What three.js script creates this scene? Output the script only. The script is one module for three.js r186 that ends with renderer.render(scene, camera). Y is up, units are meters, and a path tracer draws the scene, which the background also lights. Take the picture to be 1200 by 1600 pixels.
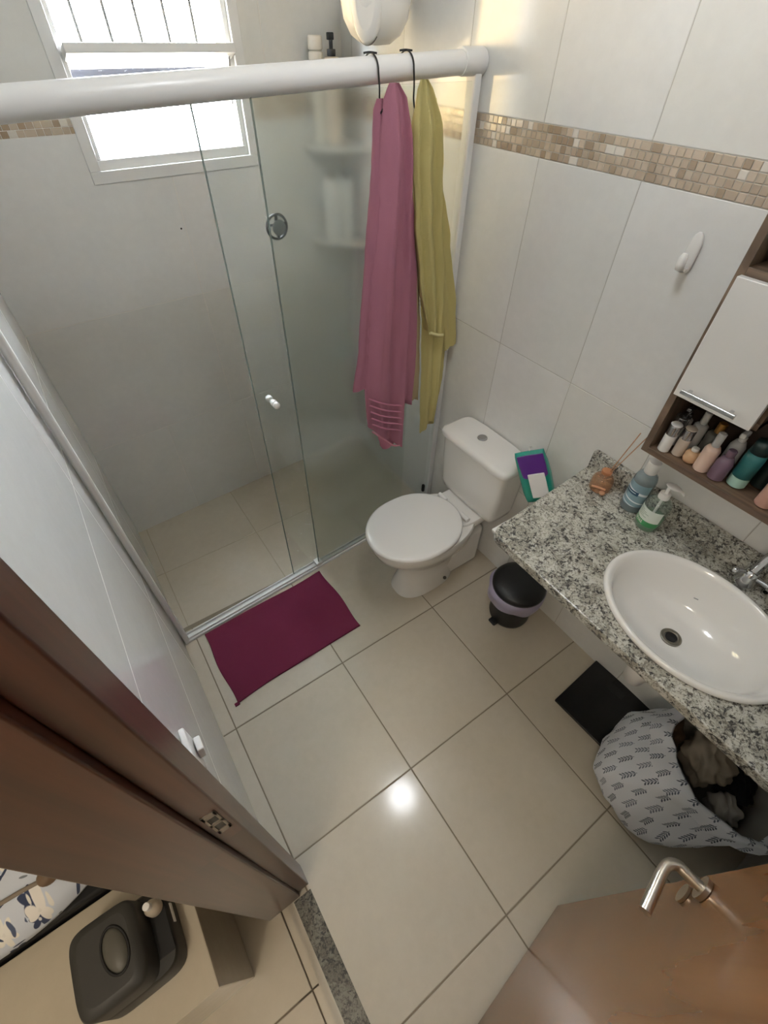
import * as THREE from 'three';
import { RoundedBoxGeometry } from 'three/addons/geometries/RoundedBoxGeometry.js';
import { mergeGeometries, mergeVertices } from 'three/addons/utils/BufferGeometryUtils.js';
import { RectAreaLightUniformsLib } from 'three/addons/lights/RectAreaLightUniformsLib.js';

// ------------------------------------------------------------------ camera, sky, sun, exposure
const scene = new THREE.Scene();
const camera = new THREE.PerspectiveCamera(96.6, 1200 / 1600, 0.02, 60);
camera.position.set(-0.374, 1.902, 0.817);
camera.rotation.set(-0.8152, -0.6159, 0.0216, 'YXZ');
scene.background = new THREE.Color(0.82, 0.92, 1.03);
scene.backgroundIntensity = 58.0;
const sun = new THREE.DirectionalLight(0xfff0d8, 12);
sun.position.set(-0.6, 6.2, -0.2); sun.target.position.set(-1.2, 1.4, -3.2);
sun.castShadow = true;
sun.shadow.mapSize.set(2048, 2048);
Object.assign(sun.shadow.camera, { left: -4, right: 4, top: 4, bottom: -4, near: 0.1, far: 14 });
scene.add(sun, sun.target);
const renderer = new THREE.WebGLRenderer({ antialias: true });
renderer.shadowMap.enabled = true;
renderer.toneMapping = THREE.LinearToneMapping;
renderer.toneMappingExposure = 0.95;
RectAreaLightUniformsLib.init();
const LAMP = { pos: [0.31, 2.535, 0.2], color: 0xf7faff, power: 0.98 };
const HALL_LAMP = { pos: [-1.25, 2.5, 1.25], color: 0xfff0de, power: 2.2 };

// ------------------------------------------------------------------ helpers
const PI = Math.PI, V3 = (x, y, z) => new THREE.Vector3(x, y, z);
function rng(seed) { let s = seed >>> 0; return () => { s = (s + 0x6d2b79f5) | 0; let t = Math.imul(s ^ (s >>> 15), 1 | s); t = (t + Math.imul(t ^ (t >>> 7), 61 | t)) ^ t; return ((t ^ (t >>> 14)) >>> 0) / 4294967296; }; }
const taken = new Map();
function numbered(n) { const k = taken.get(n) ?? 0; taken.set(n, k + 1); return k ? n + '_' + String(k).padStart(3, '0') : n; }
function tag(o, label, category, group) { Object.assign(o.userData, { label, category }); if (group) o.userData.group = group; return o; }
function shadows(m) { m.castShadow = true; m.receiveShadow = true; return m; }
function thing(name, label, category, pos = [0, 0, 0], turn = 0, group) {
  const g = new THREE.Group(); g.name = numbered(name); g.position.set(...pos); g.rotation.y = turn; scene.add(g);
  return tag(g, label, category, group);
}
function struct(name, pos = [0, 0, 0], turn = 0) {
  const g = new THREE.Group(); g.name = name; g.position.set(...pos); g.rotation.y = turn; g.userData.kind = 'structure'; scene.add(g); return g;
}
function flat(g) { return g.index ? g.toNonIndexed() : g; }
function join(list) { const l = [].concat(list).map(flat); for (const g of l) for (const k of Object.keys(g.attributes)) if (!['position', 'normal', 'uv'].includes(k)) g.deleteAttribute(k); return l.length === 1 ? l[0] : mergeGeometries(l); }
function part(name, geo, mat, parent, pos, rot) {
  const m = shadows(new THREE.Mesh(Array.isArray(geo) ? join(geo) : geo, mat)); m.name = name;
  if (pos) m.position.set(...pos); if (rot) m.rotation.set(...rot);
  parent.add(m); return m;
}
function rbox(w, h, d, r = 0.003, seg = 2, at = [0, 0, 0]) { return new RoundedBoxGeometry(w, h, d, seg, Math.min(r, w / 2.01, h / 2.01, d / 2.01)).translate(...at); }
function boxAB(a, b, r = 0.003) { const s = a.map((v, i) => Math.abs(b[i] - v)), c = a.map((v, i) => (v + b[i]) / 2); return rbox(s[0], s[1], s[2], r, 2, c); }
function lathe(pts, seg = 28) { return new THREE.LatheGeometry(pts.map(([r, y]) => new THREE.Vector2(Math.max(r, 1e-5), y)), seg); }
function cyl(r0, r1, h, at = [0, 0, 0], seg = 20) { return new THREE.CylinderGeometry(r1, r0, h, seg).translate(at[0], at[1] + h / 2, at[2]); }
function tube(pts, r, seg = 40, rad = 10, closed = false) { return new THREE.TubeGeometry(new THREE.CatmullRomCurve3(pts.map((p) => V3(...p)), closed, 'catmullrom', 0.5), seg, r, rad, closed); }
// closed rings -> skin, with uv = (turn, way) scaled
function loft(rings, { capA = true, capB = true, us = 1, vs = 1 } = {}) {
  const n = rings[0].length, pos = [], uv = [], idx = [], way = [0];
  for (let j = 1; j < rings.length; j++) way.push(way[j - 1] + Math.hypot(...rings[j][0].map((v, k) => v - rings[j - 1][0][k])));
  rings.forEach((r, j) => { for (let i = 0; i <= n; i++) { const p = r[i % n]; pos.push(p[0], p[1], p[2]); uv.push((i / n) * us, (way[j] / way[way.length - 1]) * vs); } });
  const w = n + 1;
  for (let j = 0; j < rings.length - 1; j++) for (let i = 0; i < n; i++) { const a = j * w + i; idx.push(a, a + 1, a + w + 1, a, a + w + 1, a + w); }
  const cap = (j, up) => { const r = rings[j], c = [0, 0, 0]; r.forEach((p) => p.forEach((v, k) => (c[k] += v / n))); const k = pos.length / 3; pos.push(...c); uv.push(0.5, 0.5); const b = pos.length / 3; r.forEach((p) => { pos.push(...p); uv.push(0.5, 0.5); }); for (let i = 0; i < n; i++) { const a = b + i, d = b + ((i + 1) % n); up ? idx.push(k, a, d) : idx.push(k, d, a); } };
  if (capA) cap(0, false); if (capB) cap(rings.length - 1, true);
  const g = new THREE.BufferGeometry(); g.setAttribute('position', new THREE.Float32BufferAttribute(pos, 3)); g.setAttribute('uv', new THREE.Float32BufferAttribute(uv, 2)); g.setIndex(idx);
  g.computeVertexNormals();
  const N = g.attributes.normal; // close the seam of normals
  for (let j = 0; j < rings.length; j++) { const a = j * w, b = a + n, x = N.getX(a) + N.getX(b), y = N.getY(a) + N.getY(b), z = N.getZ(a) + N.getZ(b), l = Math.hypot(x, y, z) || 1; N.setXYZ(a, x / l, y / l, z / l); N.setXYZ(b, x / l, y / l, z / l); }
  return g;
}
// super-ellipse ring in the xz plane; pw 2 = ellipse, larger = squarer
function ring(cx, y, cz, rx, rz, n = 36, pw = 2, f) {
  return Array.from({ length: n }, (_, i) => { const a = -(i / n) * 2 * PI, c = Math.cos(a), s = Math.sin(a); const x = Math.sign(c) * Math.abs(c) ** (2 / pw) * rx, z = Math.sign(s) * Math.abs(s) ** (2 / pw) * rz; return f ? f(cx + x, y, cz + z, a) : [cx + x, y, cz + z]; });
}
// a tile: front at z = 0, chamfered rim, uv in metres
const tileCache = new Map();
function tileGeo(w, h, d = 0.008, c = 0.0016) {
  const key = [w, h, d].map((v) => v.toFixed(4)).join();
  if (tileCache.has(key)) return tileCache.get(key);
  const P = [], U = [], q = (a, b, e, f) => { for (const p of [a, b, e, a, e, f]) { P.push(...p); U.push(p[0] + w / 2, p[1] + h / 2); } };
  const x = w / 2, y = h / 2, F = [[-x + c, -y + c, 0], [x - c, -y + c, 0], [x - c, y - c, 0], [-x + c, y - c, 0]], R = [[-x, -y, -c * 0.7], [x, -y, -c * 0.7], [x, y, -c * 0.7], [-x, y, -c * 0.7]], B = R.map((p) => [p[0], p[1], -d]);
  q(...F); for (let i = 0; i < 4; i++) { const k = (i + 1) % 4; q(R[i], R[k], F[k], F[i]); q(B[i], B[k], R[k], R[i]); } q(B[3], B[2], B[1], B[0]);
  const g = new THREE.BufferGeometry(); g.setAttribute('position', new THREE.Float32BufferAttribute(P, 3)); g.setAttribute('uv', new THREE.Float32BufferAttribute(U, 2)); g.computeVertexNormals();
  tileCache.set(key, g); return g;
}
// rectangle minus hole -> rectangles
function cut([x0, y0, x1, y1], h) {
  if (!h || x1 <= h[0] || x0 >= h[2] || y1 <= h[1] || y0 >= h[3]) return [[x0, y0, x1, y1]];
  const out = [], a = Math.max(x0, h[0]), b = Math.min(x1, h[2]);
  if (x0 < h[0]) out.push([x0, y0, h[0], y1]); if (x1 > h[2]) out.push([h[2], y0, x1, y1]);
  if (y0 < h[1]) out.push([a, y0, b, h[1]]); if (y1 > h[3]) out.push([a, h[3], b, y1]);
  return out;
}

// ------------------------------------------------------------------ textures (procedural)
function lattice(seed, n) { const r = rng(seed); return Float32Array.from({ length: n * n }, () => r()); }
function tileNoise(seed, period) { // periodic value noise
  const L = lattice(seed, period), sm = (t) => t * t * (3 - 2 * t);
  return (u, v) => { const x = u * period, y = v * period, xi = Math.floor(x), yi = Math.floor(y), fx = sm(x - xi), fy = sm(y - yi), m = (k) => ((k % period) + period) % period, a = m(xi), b = m(xi + 1), c = m(yi) * period, d = m(yi + 1) * period; return (L[c + a] * (1 - fx) + L[c + b] * fx) * (1 - fy) + (L[d + a] * (1 - fx) + L[d + b] * fx) * fy; };
}
function fbm(seed, p0, oct) { const f = Array.from({ length: oct }, (_, i) => tileNoise(seed + i * 17, p0 * 2 ** i)); let tot = 0; for (let i = 0; i < oct; i++) tot += 0.5 ** i; return (u, v) => { let s = 0; for (let i = 0; i < oct; i++) s += f[i](u, v) * 0.5 ** i; return s / tot; }; }
function dataTex(n, m, f, srgb = true, rep = [1, 1]) {
  const d = new Uint8Array(n * m * 4);
  for (let j = 0; j < m; j++) for (let i = 0; i < n; i++) { const c = f(i / n, j / m, i, j), o = (j * n + i) * 4; d[o] = c[0]; d[o + 1] = c[1]; d[o + 2] = c[2]; d[o + 3] = 255; }
  const t = new THREE.DataTexture(d, n, m); t.wrapS = t.wrapT = THREE.RepeatWrapping; t.magFilter = THREE.LinearFilter; t.minFilter = THREE.LinearMipmapLinearFilter; t.generateMipmaps = true; if (srgb) t.colorSpace = THREE.SRGBColorSpace; t.repeat.set(...rep); t.needsUpdate = true; return t;
}
const mixc = (a, b, t) => a.map((v, i) => v + (b[i] - v) * t), clamp01 = (t) => Math.min(1, Math.max(0, t)), sstep = (a, b, t) => { t = clamp01((t - a) / (b - a)); return t * t * (3 - 2 * t); };
function canvasTex(w, h, draw, rep = [1, 1]) { const c = document.createElement('canvas'); c.width = w; c.height = h; draw(c.getContext('2d'), w, h); const t = new THREE.CanvasTexture(c); t.colorSpace = THREE.SRGBColorSpace; t.wrapS = t.wrapT = THREE.RepeatWrapping; t.repeat.set(...rep); t.anisotropy = 8; return t; }

const mottle = (base, amp, seed) => { const a = fbm(seed, 3, 4), b = fbm(seed + 91, 24, 3); return dataTex(256, 256, (u, v) => { const k = (a(u, v) - 0.5) * amp + (b(u, v) - 0.5) * amp * 0.6; return base.map((c) => Math.min(255, c + k)); }); };
const graniteTex = (() => {
  const A = fbm(5, 14, 4), B = fbm(23, 34, 4), Cn = fbm(41, 64, 3), D = fbm(77, 110, 2), W1 = fbm(111, 18, 3), W2 = fbm(133, 18, 3), E2 = fbm(151, 50, 3);
  return dataTex(1024, 1024, (u, v) => {
    const du = u + (W1(u, v) - 0.5) * 0.04, dv = v + (W2(u, v) - 0.5) * 0.04;
    const n1 = A(du, dv), n2 = B(du, dv), n3 = Cn(du, dv), n4 = D(u, v), n5 = E2(du, dv);
    let c = mixc([196, 195, 184], [166, 164, 152], sstep(0.35, 0.65, n1));
    c = mixc(c, [206, 206, 198], sstep(0.55, 0.68, n2) * 0.8);
    c = mixc(c, [128, 125, 117], sstep(0.05, 0.015, Math.abs(n5 - 0.5)) * 0.75);
    const vein = sstep(0.05, 0.014, Math.abs(n2 - 0.48)) * sstep(0.42, 0.52, n3 * 0.55 + n1 * 0.45);
    c = mixc(c, [84, 83, 80], vein * 0.85);
    c = mixc(c, [54, 54, 54], sstep(0.58, 0.66, n3) * sstep(0.42, 0.56, n1 * 0.5 + n4 * 0.5) * 0.9);
    c = mixc(c, [112, 106, 95], sstep(0.62, 0.72, n4) * 0.5);
    return c;
  });
})();
const woodTex = (dark, light, seed, stretch = 26) => { const A = fbm(seed, 4, 4), L = fbm(seed + 7, stretch, 4), M = fbm(seed + 13, 3, 3); return dataTex(512, 512, (u, v) => { const w = L(u + (A(u, v * 0.25) - 0.5) * 0.09, v * 0.06); const t = clamp01(0.5 + (w - 0.5) * 1.9 + (M(u, v) - 0.5) * 0.7); return mixc(dark, light, t); }); };
const terryBump = dataTex(256, 256, (u, v, i, j) => { const r = lattice.cache ??= lattice(909, 256); const k = 90 + r[j * 256 + i] * 110 + 40 * Math.sin(u * 2 * PI * 64) * Math.sin(v * 2 * PI * 64); return [k, k, k]; }, false);
const glassBump = (() => { const f = fbm(303, 40, 3); return dataTex(512, 512, (u, v) => { const k = f(u, v) * 255; return [k, k, k]; }, false); })();
const clothBump = (() => { const f = fbm(71, 6, 3); return dataTex(256, 256, (u, v) => { const k = f(u, v) * 255; return [k, k, k]; }, false); })();
const leafTex = canvasTex(2048, 1024, (g, w, h) => {
  g.fillStyle = '#dfe3ea'; g.fillRect(0, 0, w, h); g.scale(2, 2); w /= 2; h /= 2;
  const r = rng(12), cols = ['#525b6b', '#5b6475', '#727b8b', '#4a5362'];
  const sprig = (x, y, a0, s, c, a = a0 + PI / 2) => { g.save(); g.translate(x, y); g.rotate(a); g.strokeStyle = c; g.fillStyle = c; g.lineWidth = 1.1; g.beginPath(); g.moveTo(-s, 0); g.lineTo(s, 0); g.stroke(); for (let k = -2; k <= 2; k++) for (const e of [-1, 1]) { g.save(); g.translate((k / 2.4) * s, 0); g.rotate(e * 0.8); g.beginPath(); g.ellipse(s * 0.42, 0, s * 0.3, s * 0.1, 0, 0, 7); g.fill(); g.restore(); } g.restore(); };
  const nx = 24, ny = 15;
  for (let j = 0; j < ny; j++) for (let i = 0; i < nx; i++) { const x = ((i + (j % 2) * 0.5) / nx) * w, y = ((j + 0.5) / ny) * h; for (const o of [0, -w]) sprig(x + o, y, -0.15 + (r() - 0.5) * 0.3, 13.5, cols[(i + j) % 4]); }
});
const floralTex = canvasTex(512, 512, (g, w, h) => {
  g.fillStyle = '#d3dbe6'; g.fillRect(0, 0, w, h); const r = rng(31);
  const petal = (x, y, a, l, b, c) => { g.save(); g.translate(x, y); g.rotate(a); g.fillStyle = c; g.beginPath(); g.ellipse(l * 0.5, 0, l * 0.5, b, 0, 0, 7); g.fill(); g.restore(); };
  const flower = (x, y, s, c, n) => { for (let k = 0; k < n; k++) petal(x, y, (k / n) * 2 * PI + r(), s, s * 0.26, c); g.fillStyle = '#e8e6de'; g.beginPath(); g.arc(x, y, s * 0.16, 0, 7); g.fill(); };
  for (let k = 0; k < 26; k++) { const x = r() * w, y = r() * h; flower(x, y, 26 + r() * 22, ['#f2efe8', '#eeece4', '#3b4560'][k % 3], 5); }
  for (let k = 0; k < 60; k++) petal(r() * w, r() * h, r() * 6.3, 20 + r() * 26, 4 + r() * 4, ['#414c66', '#55617c', '#36405a', '#7b828a'][k % 4]);
}, [1, 1]);

// ------------------------------------------------------------------ materials
const std = (color, roughness = 0.5, extra = {}) => new THREE.MeshStandardMaterial({ color, roughness, ...extra });
const phys = (o) => new THREE.MeshPhysicalMaterial(o);
const scaled = (t, sx, sy, ox = 0, oy = 0) => { const c = t.clone(); c.repeat.set(sx, sy); c.offset.set(ox, oy); c.needsUpdate = true; return c; };
const wallTone = mottle([232, 232, 229], 8, 3), floorTone = mottle([193, 185, 168], 9, 8);
const M = {
  wallTiles: [0, 1, 2].map((k) => phys({ map: scaled(wallTone, 2.1, 2.1, k * 0.31, k * 0.57), color: [0xffffff, 0xfdfdfb, 0xfbfbfa][k], roughness: 0.1 })),
  floorTiles: [0, 1, 2].map((k) => phys({ map: scaled(floorTone, 2, 2, k * 0.37, k * 0.21), color: [0xffffff, 0xfcfbf9, 0xfdfcfb][k], roughness: 0.11 })),
  hallTiles: phys({ map: scaled(floorTone, 2, 2, 0.1, 0.4), color: 0xfffcf6, roughness: 0.22 }),
  groutWall: std(0xbcbab2, 0.9), groutMosaic: std(0xb3a692, 0.9), groutFloor: std(0x7d7362, 0.9),
  plaster: std(0xe9e6df, 0.9), ceiling: std(0xefede8, 0.95), ochre: std(0xc9aa78, 0.95),
  chips: [[0xb0a08c, 0.12], [0xc2b29e, 0.1], [0x9d8b75, 0.14], [0xdcd6cb, 0.08], [0xb9aa96, 0.2]].map(([c, r]) => phys({ color: c, roughness: r, clearcoat: 0.5, clearcoatRoughness: 0.08 })),
  ceramic: phys({ color: 0xf1f0ec, roughness: 0.1, clearcoat: 0.6, clearcoatRoughness: 0.05 }),
  plasticWhite: std(0xf0efec, 0.32), plasticSeat: phys({ color: 0xf3f3f1, roughness: 0.2, clearcoat: 0.3 }),
  aluminium: std(0xe9e9e7, 0.3), black: std(0x0d0d0e, 0.42), blackGloss: phys({ color: 0x060607, roughness: 0.12 }), rubber: std(0x161616, 0.7),
  chrome: std(0xd8dadc, 0.09, { metalness: 1 }), steel: std(0xc9c2b6, 0.28, { metalness: 1 }), wire: std(0x2b2b2b, 0.4, { metalness: 0.6 }), silver: std(0xb9b9bb, 0.22, { metalness: 0.9 }), gold: std(0xc89a5a, 0.3, { metalness: 0.85 }),
  granite: phys({ map: graniteTex, roughness: 0.18 }), graniteDark: phys({ map: graniteTex, color: 0x96938a, roughness: 0.3 }),
  jamb: phys({ map: woodTex([52, 28, 20], [80, 45, 31], 51), roughness: 0.34, clearcoat: 0.25, clearcoatRoughness: 0.25 }),
  door: phys({ map: woodTex([112, 72, 38], [138, 92, 52], 63, 14), roughness: 0.22, clearcoat: 0.35, clearcoatRoughness: 0.12 }),
  cabinet: phys({ map: woodTex([82, 66, 52], [122, 100, 80], 87, 30), roughness: 0.45 }),
  lacquer: phys({ color: 0xedece8, roughness: 0.14, clearcoat: 0.5, clearcoatRoughness: 0.05 }),
  glassClear: phys({ color: 0xfafcfb, roughness: 0.09, transmission: 1, thickness: 0, ior: 1.45 }),
  glassHazy: phys({ color: 0xf8fcfa, roughness: 0.15, transmission: 1, thickness: 0.008, ior: 1.45 }),
  glassEdge: phys({ color: 0x74817b, roughness: 0.2 }),
  pane: phys({ color: 0xffffff, roughness: 0.02, transmission: 1, thickness: 0 }),
  pink: phys({ color: 0xab7082, roughness: 0.95, sheen: 0.35, sheenColor: new THREE.Color(0xd9a3b3), sheenRoughness: 0.6, bumpMap: scaled(terryBump, 5, 12), bumpScale: 0.0022, side: THREE.DoubleSide }),
  pinkBand: std(0xc07b92, 0.85), pinkHem: std(0xd48fa0, 0.9),
  yellow: phys({ color: 0xcabd7e, roughness: 0.95, sheen: 0.5, sheenColor: new THREE.Color(0xe8deb0), sheenRoughness: 0.6, bumpMap: scaled(terryBump, 5, 12), bumpScale: 0.0026, side: THREE.DoubleSide }), yellowHem: std(0xdcd29b, 0.92), tan: std(0xab9a78, 0.95),
  mat: std(0x73203f, 0.97, { bumpMap: scaled(terryBump, 7, 5), bumpScale: 0.003 }),
  bag: phys({ color: 0xbdb6cf, roughness: 0.4, transmission: 0.3, thickness: 0 }),
  leaf: std(0xffffff, 0.9, { map: leafTex, side: THREE.DoubleSide, bumpMap: clothBump, bumpScale: 0.003 }), floral: std(0xffffff, 0.88, { map: floralTex, side: THREE.DoubleSide }),
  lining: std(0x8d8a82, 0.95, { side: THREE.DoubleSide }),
  charcoal: std(0x34332f, 0.5), charcoalDark: std(0x111110, 0.6), pale: std(0xcfc4b0, 0.5),
};

const zs = (x) => -0.485 - 0.06 * (x + 0.5);       // line of the shower screen on the floor
const WL = -0.54, WR = 0.925, TOP = 2.6, BK = -1.287, SK = 0.06;

// ------------------------------------------------------------------ floor
function layTiles(parent, rects, mats, gap, seed, place) { const r = rng(seed); for (const q of rects) { if (!Array.isArray(q)) { part('tile', notchedTile(q, gap), mats[0], parent); continue; } const [x0, y0, x1, y1] = q; const w = x1 - x0 - gap, h = y1 - y0 - gap; if (w < 0.006 || h < 0.006) continue; place(part('tile', tileGeo(w, h), mats[Math.floor(r() * mats.length)], parent), (x0 + x1) / 2, (y0 + y1) / 2); } }
{
  const f = struct('floor');
  part('grout_bed', new THREE.BoxGeometry(1.62, 0.1, 2.05), M.groutFloor, f, [0.19, -0.0515, 0.475]);
  const xs = [WL - 0.02, -0.487, 0, 0.5, WR + 0.02], zz = [-0.53, 0, 0.5, 1.0, 1.36], R = [];
  for (let i = 0; i < 4; i++) for (let j = 0; j < 4; j++) R.push([xs[i], zz[j], xs[i + 1], zz[j + 1]]);
  layTiles(f, R, M.floorTiles, 0.0045, 4, (m, x, z) => { m.position.set(x, 0, z); m.rotation.x = -PI / 2; });
  const s = struct('floor_shower');
  part('grout_bed', new THREE.BoxGeometry(1.62, 0.1, 0.96), std(0xa79c88, 0.9), s, [0.19, -0.0815, -0.98]);
  const sx = [WL - 0.03, -0.5, 0, 0.5, WR + 0.02], sz = [-1.42, -0.935, -0.5], S = [];
  for (let i = 0; i < 4; i++) for (let j = 0; j < 2; j++) S.push([sx[i], sz[j], sx[i + 1], sz[j + 1]]);
  layTiles(s, S, M.floorTiles, 0.003, 9, (m, x, z) => { m.position.set(x, -0.03, z); m.rotation.x = -PI / 2; });
}

// ------------------------------------------------------------------ walls
const ROWS = [-0.03, 0.535, 1.093, 1.652, 1.727, 2.285, TOP];
// a tile notched for a corner of the window: side 1 = notch at its right, 2 = at its left
function notchedTile({ a, b, y0, y1, side, hole }, gap) {
  const e = gap / 2 + 0.0012, P = side === 1 ? [[a + e, y0 + e], [b - e, y0 + e], [b - e, hole[1] - e], [hole[0] - e, hole[1] - e], [hole[0] - e, y1 - e], [a + e, y1 - e]] : side === 2 ? [[a + e, y0 + e], [b - e, y0 + e], [b - e, y1 - e], [hole[2] + e, y1 - e], [hole[2] + e, hole[1] - e], [a + e, hole[1] - e]] : [[a + e, y0 + e], [b - e, y0 + e], [b - e, y1 - e], [a + e, y1 - e]];
  return new THREE.ExtrudeGeometry(new THREE.Shape(P.map((p) => new THREE.Vector2(...p))), { depth: 0.0068, bevelEnabled: true, bevelThickness: 0.0012, bevelSize: 0.0012, bevelSegments: 1 }).translate(0, 0, -0.008);
}
function wallRects(x0, x1, seams, hole) { // seams: per row list of x
  const out = [];
  for (let j = 0; j < ROWS.length - 1; j++) { if (j === 3) continue; if (hole && j === 2) { for (const [a, b, side] of [[x0, 0.69, 1], [0.69, 1.13, 2], [1.13, x1, 0]]) out.push({ a, b, y0: ROWS[2], y1: ROWS[3], side, hole }); continue; } const xs = [x0, ...seams(j).filter((x) => x > x0 + 0.01 && x < x1 - 0.01), x1]; for (let i = 0; i < xs.length - 1; i++) out.push(...cut([xs[i], ROWS[j], xs[i + 1], ROWS[j + 1]], hole)); }
  return out;
}
const every = (x0, x1, step, off) => { const o = []; for (let k = Math.ceil((x0 - off) / step); off + k * step < x1; k++) o.push(off + k * step); return o; };
function mosaic(wall, x0, x1, pitch, seed, singleFrom, singleTo) {
  part('mosaic_bed', new THREE.BoxGeometry(x1 - x0, 0.0745, 0.004), M.groutMosaic, wall, [(x0 + x1) / 2, 1.6895, -0.0034]);
  const r = rng(seed), h = 0.075 / 4, loose = M.chips.map(() => []);
  for (let j = 0; j < 4; j++) for (let x = x0; x < x1 - 0.004;) {
    const w = Math.min(pitch * (r() < 0.16 ? 1.5 : 1), x1 - x), y = 1.652 + (j + 0.5) * h, k = [0, 0, 1, 2, 4, 4, 1, 0, 2, 3][Math.floor(r() * 10)], g = tileGeo(w - 0.0014, h - 0.0014, 0.007, 0.0012), cx = x + w / 2, tilt = (r() - 0.5) * 0.05, tx = (r() - 0.5) * 0.05;
    if (cx > singleFrom && cx < singleTo) part('mosaic_chip', g, M.chips[k], wall, [cx, y, 0.0006], [tx, tilt, 0]); else loose[k].push(g.clone().translate(cx, y, 0));
    x += w;
  }
  loose.forEach((l, k) => { if (l.length) part('mosaic_chips', join(l), M.chips[k], wall).userData.kind = 'stuff'; });
}
{
  const lay = (w, R, gap = 0.0017, seed = 5) => layTiles(w, R, M.wallTiles, gap, seed, (m, x, y) => m.position.set(x, y, 0));
  const right = struct('wall_right', [WR, 0, 0], -PI / 2);          // local x = world z
  part('masonry', new THREE.BoxGeometry(2.9, 2.72, 0.12), M.groutWall, right, [-0.05, 1.26, -0.0608]);
  lay(right, wallRects(-1.42, 1.36, (j) => every(-1.42, 1.36, 0.335, j > 3 ? 0.042 : 0.05)), 0.0014, 5);
  mosaic(right, -1.42, 0.46, 0.0188, 21, -0.57, 0.385);
  const left = struct('wall_left', [WL, 0, 0], PI / 2);             // local x = -world z
  part('masonry', new THREE.BoxGeometry(1.82, 2.72, 0.08), M.groutWall, left, [0.387, 1.26, -0.0408]);
  part('masonry', new THREE.BoxGeometry(0.16, 2.72, 0.08), M.groutWall, left, [-1.28, 1.26, -0.0408]);
  part('lintel', new THREE.BoxGeometry(0.76, 0.5, 0.08), M.plaster, left, [-0.87, 2.37, -0.0408]);
  lay(left, wallRects(-0.523, 1.31, () => every(-0.523, 1.31, 0.67, 0.32)), 0.0018, 7);
  const back = struct('wall_back', [WL, 0, BK], SK);
  const hole = [0.455, 1.548, 1.015, 2.2];
  const sh = new THREE.Shape([[-0.1, -0.1], [1.6, -0.1], [1.6, 2.62], [-0.1, 2.62]].map((p) => new THREE.Vector2(...p)));
  sh.holes.push(new THREE.Path([[hole[0], hole[1]], [hole[0], hole[3]], [hole[2], hole[3]], [hole[2], hole[1]]].map((p) => new THREE.Vector2(...p))));
  part('masonry', new THREE.ExtrudeGeometry(sh, { depth: 0.14, bevelEnabled: false }).translate(0, 0, -0.1408), M.plaster, back);
  lay(back, wallRects(-0.01, 1.49, (j) => (j === 0 ? [0.345, 0.74, 1.13] : j < 3 ? [0.69, 1.13] : [0.455, 0.8, 1.13]), hole), 0.0016, 11);
  part('screw_hole', new THREE.CylinderGeometry(0.0035, 0.0035, 0.002, 10).rotateX(PI / 2), M.black, back, [0.672, 1.345, 0.0005]);
  mosaic(back, 0.0, 0.435, 0.0215, 33, 0.0, 0.435); mosaic(back, 1.03, 1.48, 0.0215, 35, 9, 9);
  const front = struct('wall_front', [0.2, 0, 1.35], PI);
  part('masonry', new THREE.BoxGeometry(1.7, 2.72, 0.12), M.groutWall, front, [0, 1.26, -0.0608]);
  lay(front, wallRects(-0.74, 0.76, () => every(-0.74, 0.76, 0.335, 0.1)), 0.0024, 13);
  const c = struct('ceiling'); part('slab', new THREE.BoxGeometry(1.7, 0.1, 3.0), M.ceiling, c, [0.2, 2.65, -0.02]);
}

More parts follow.
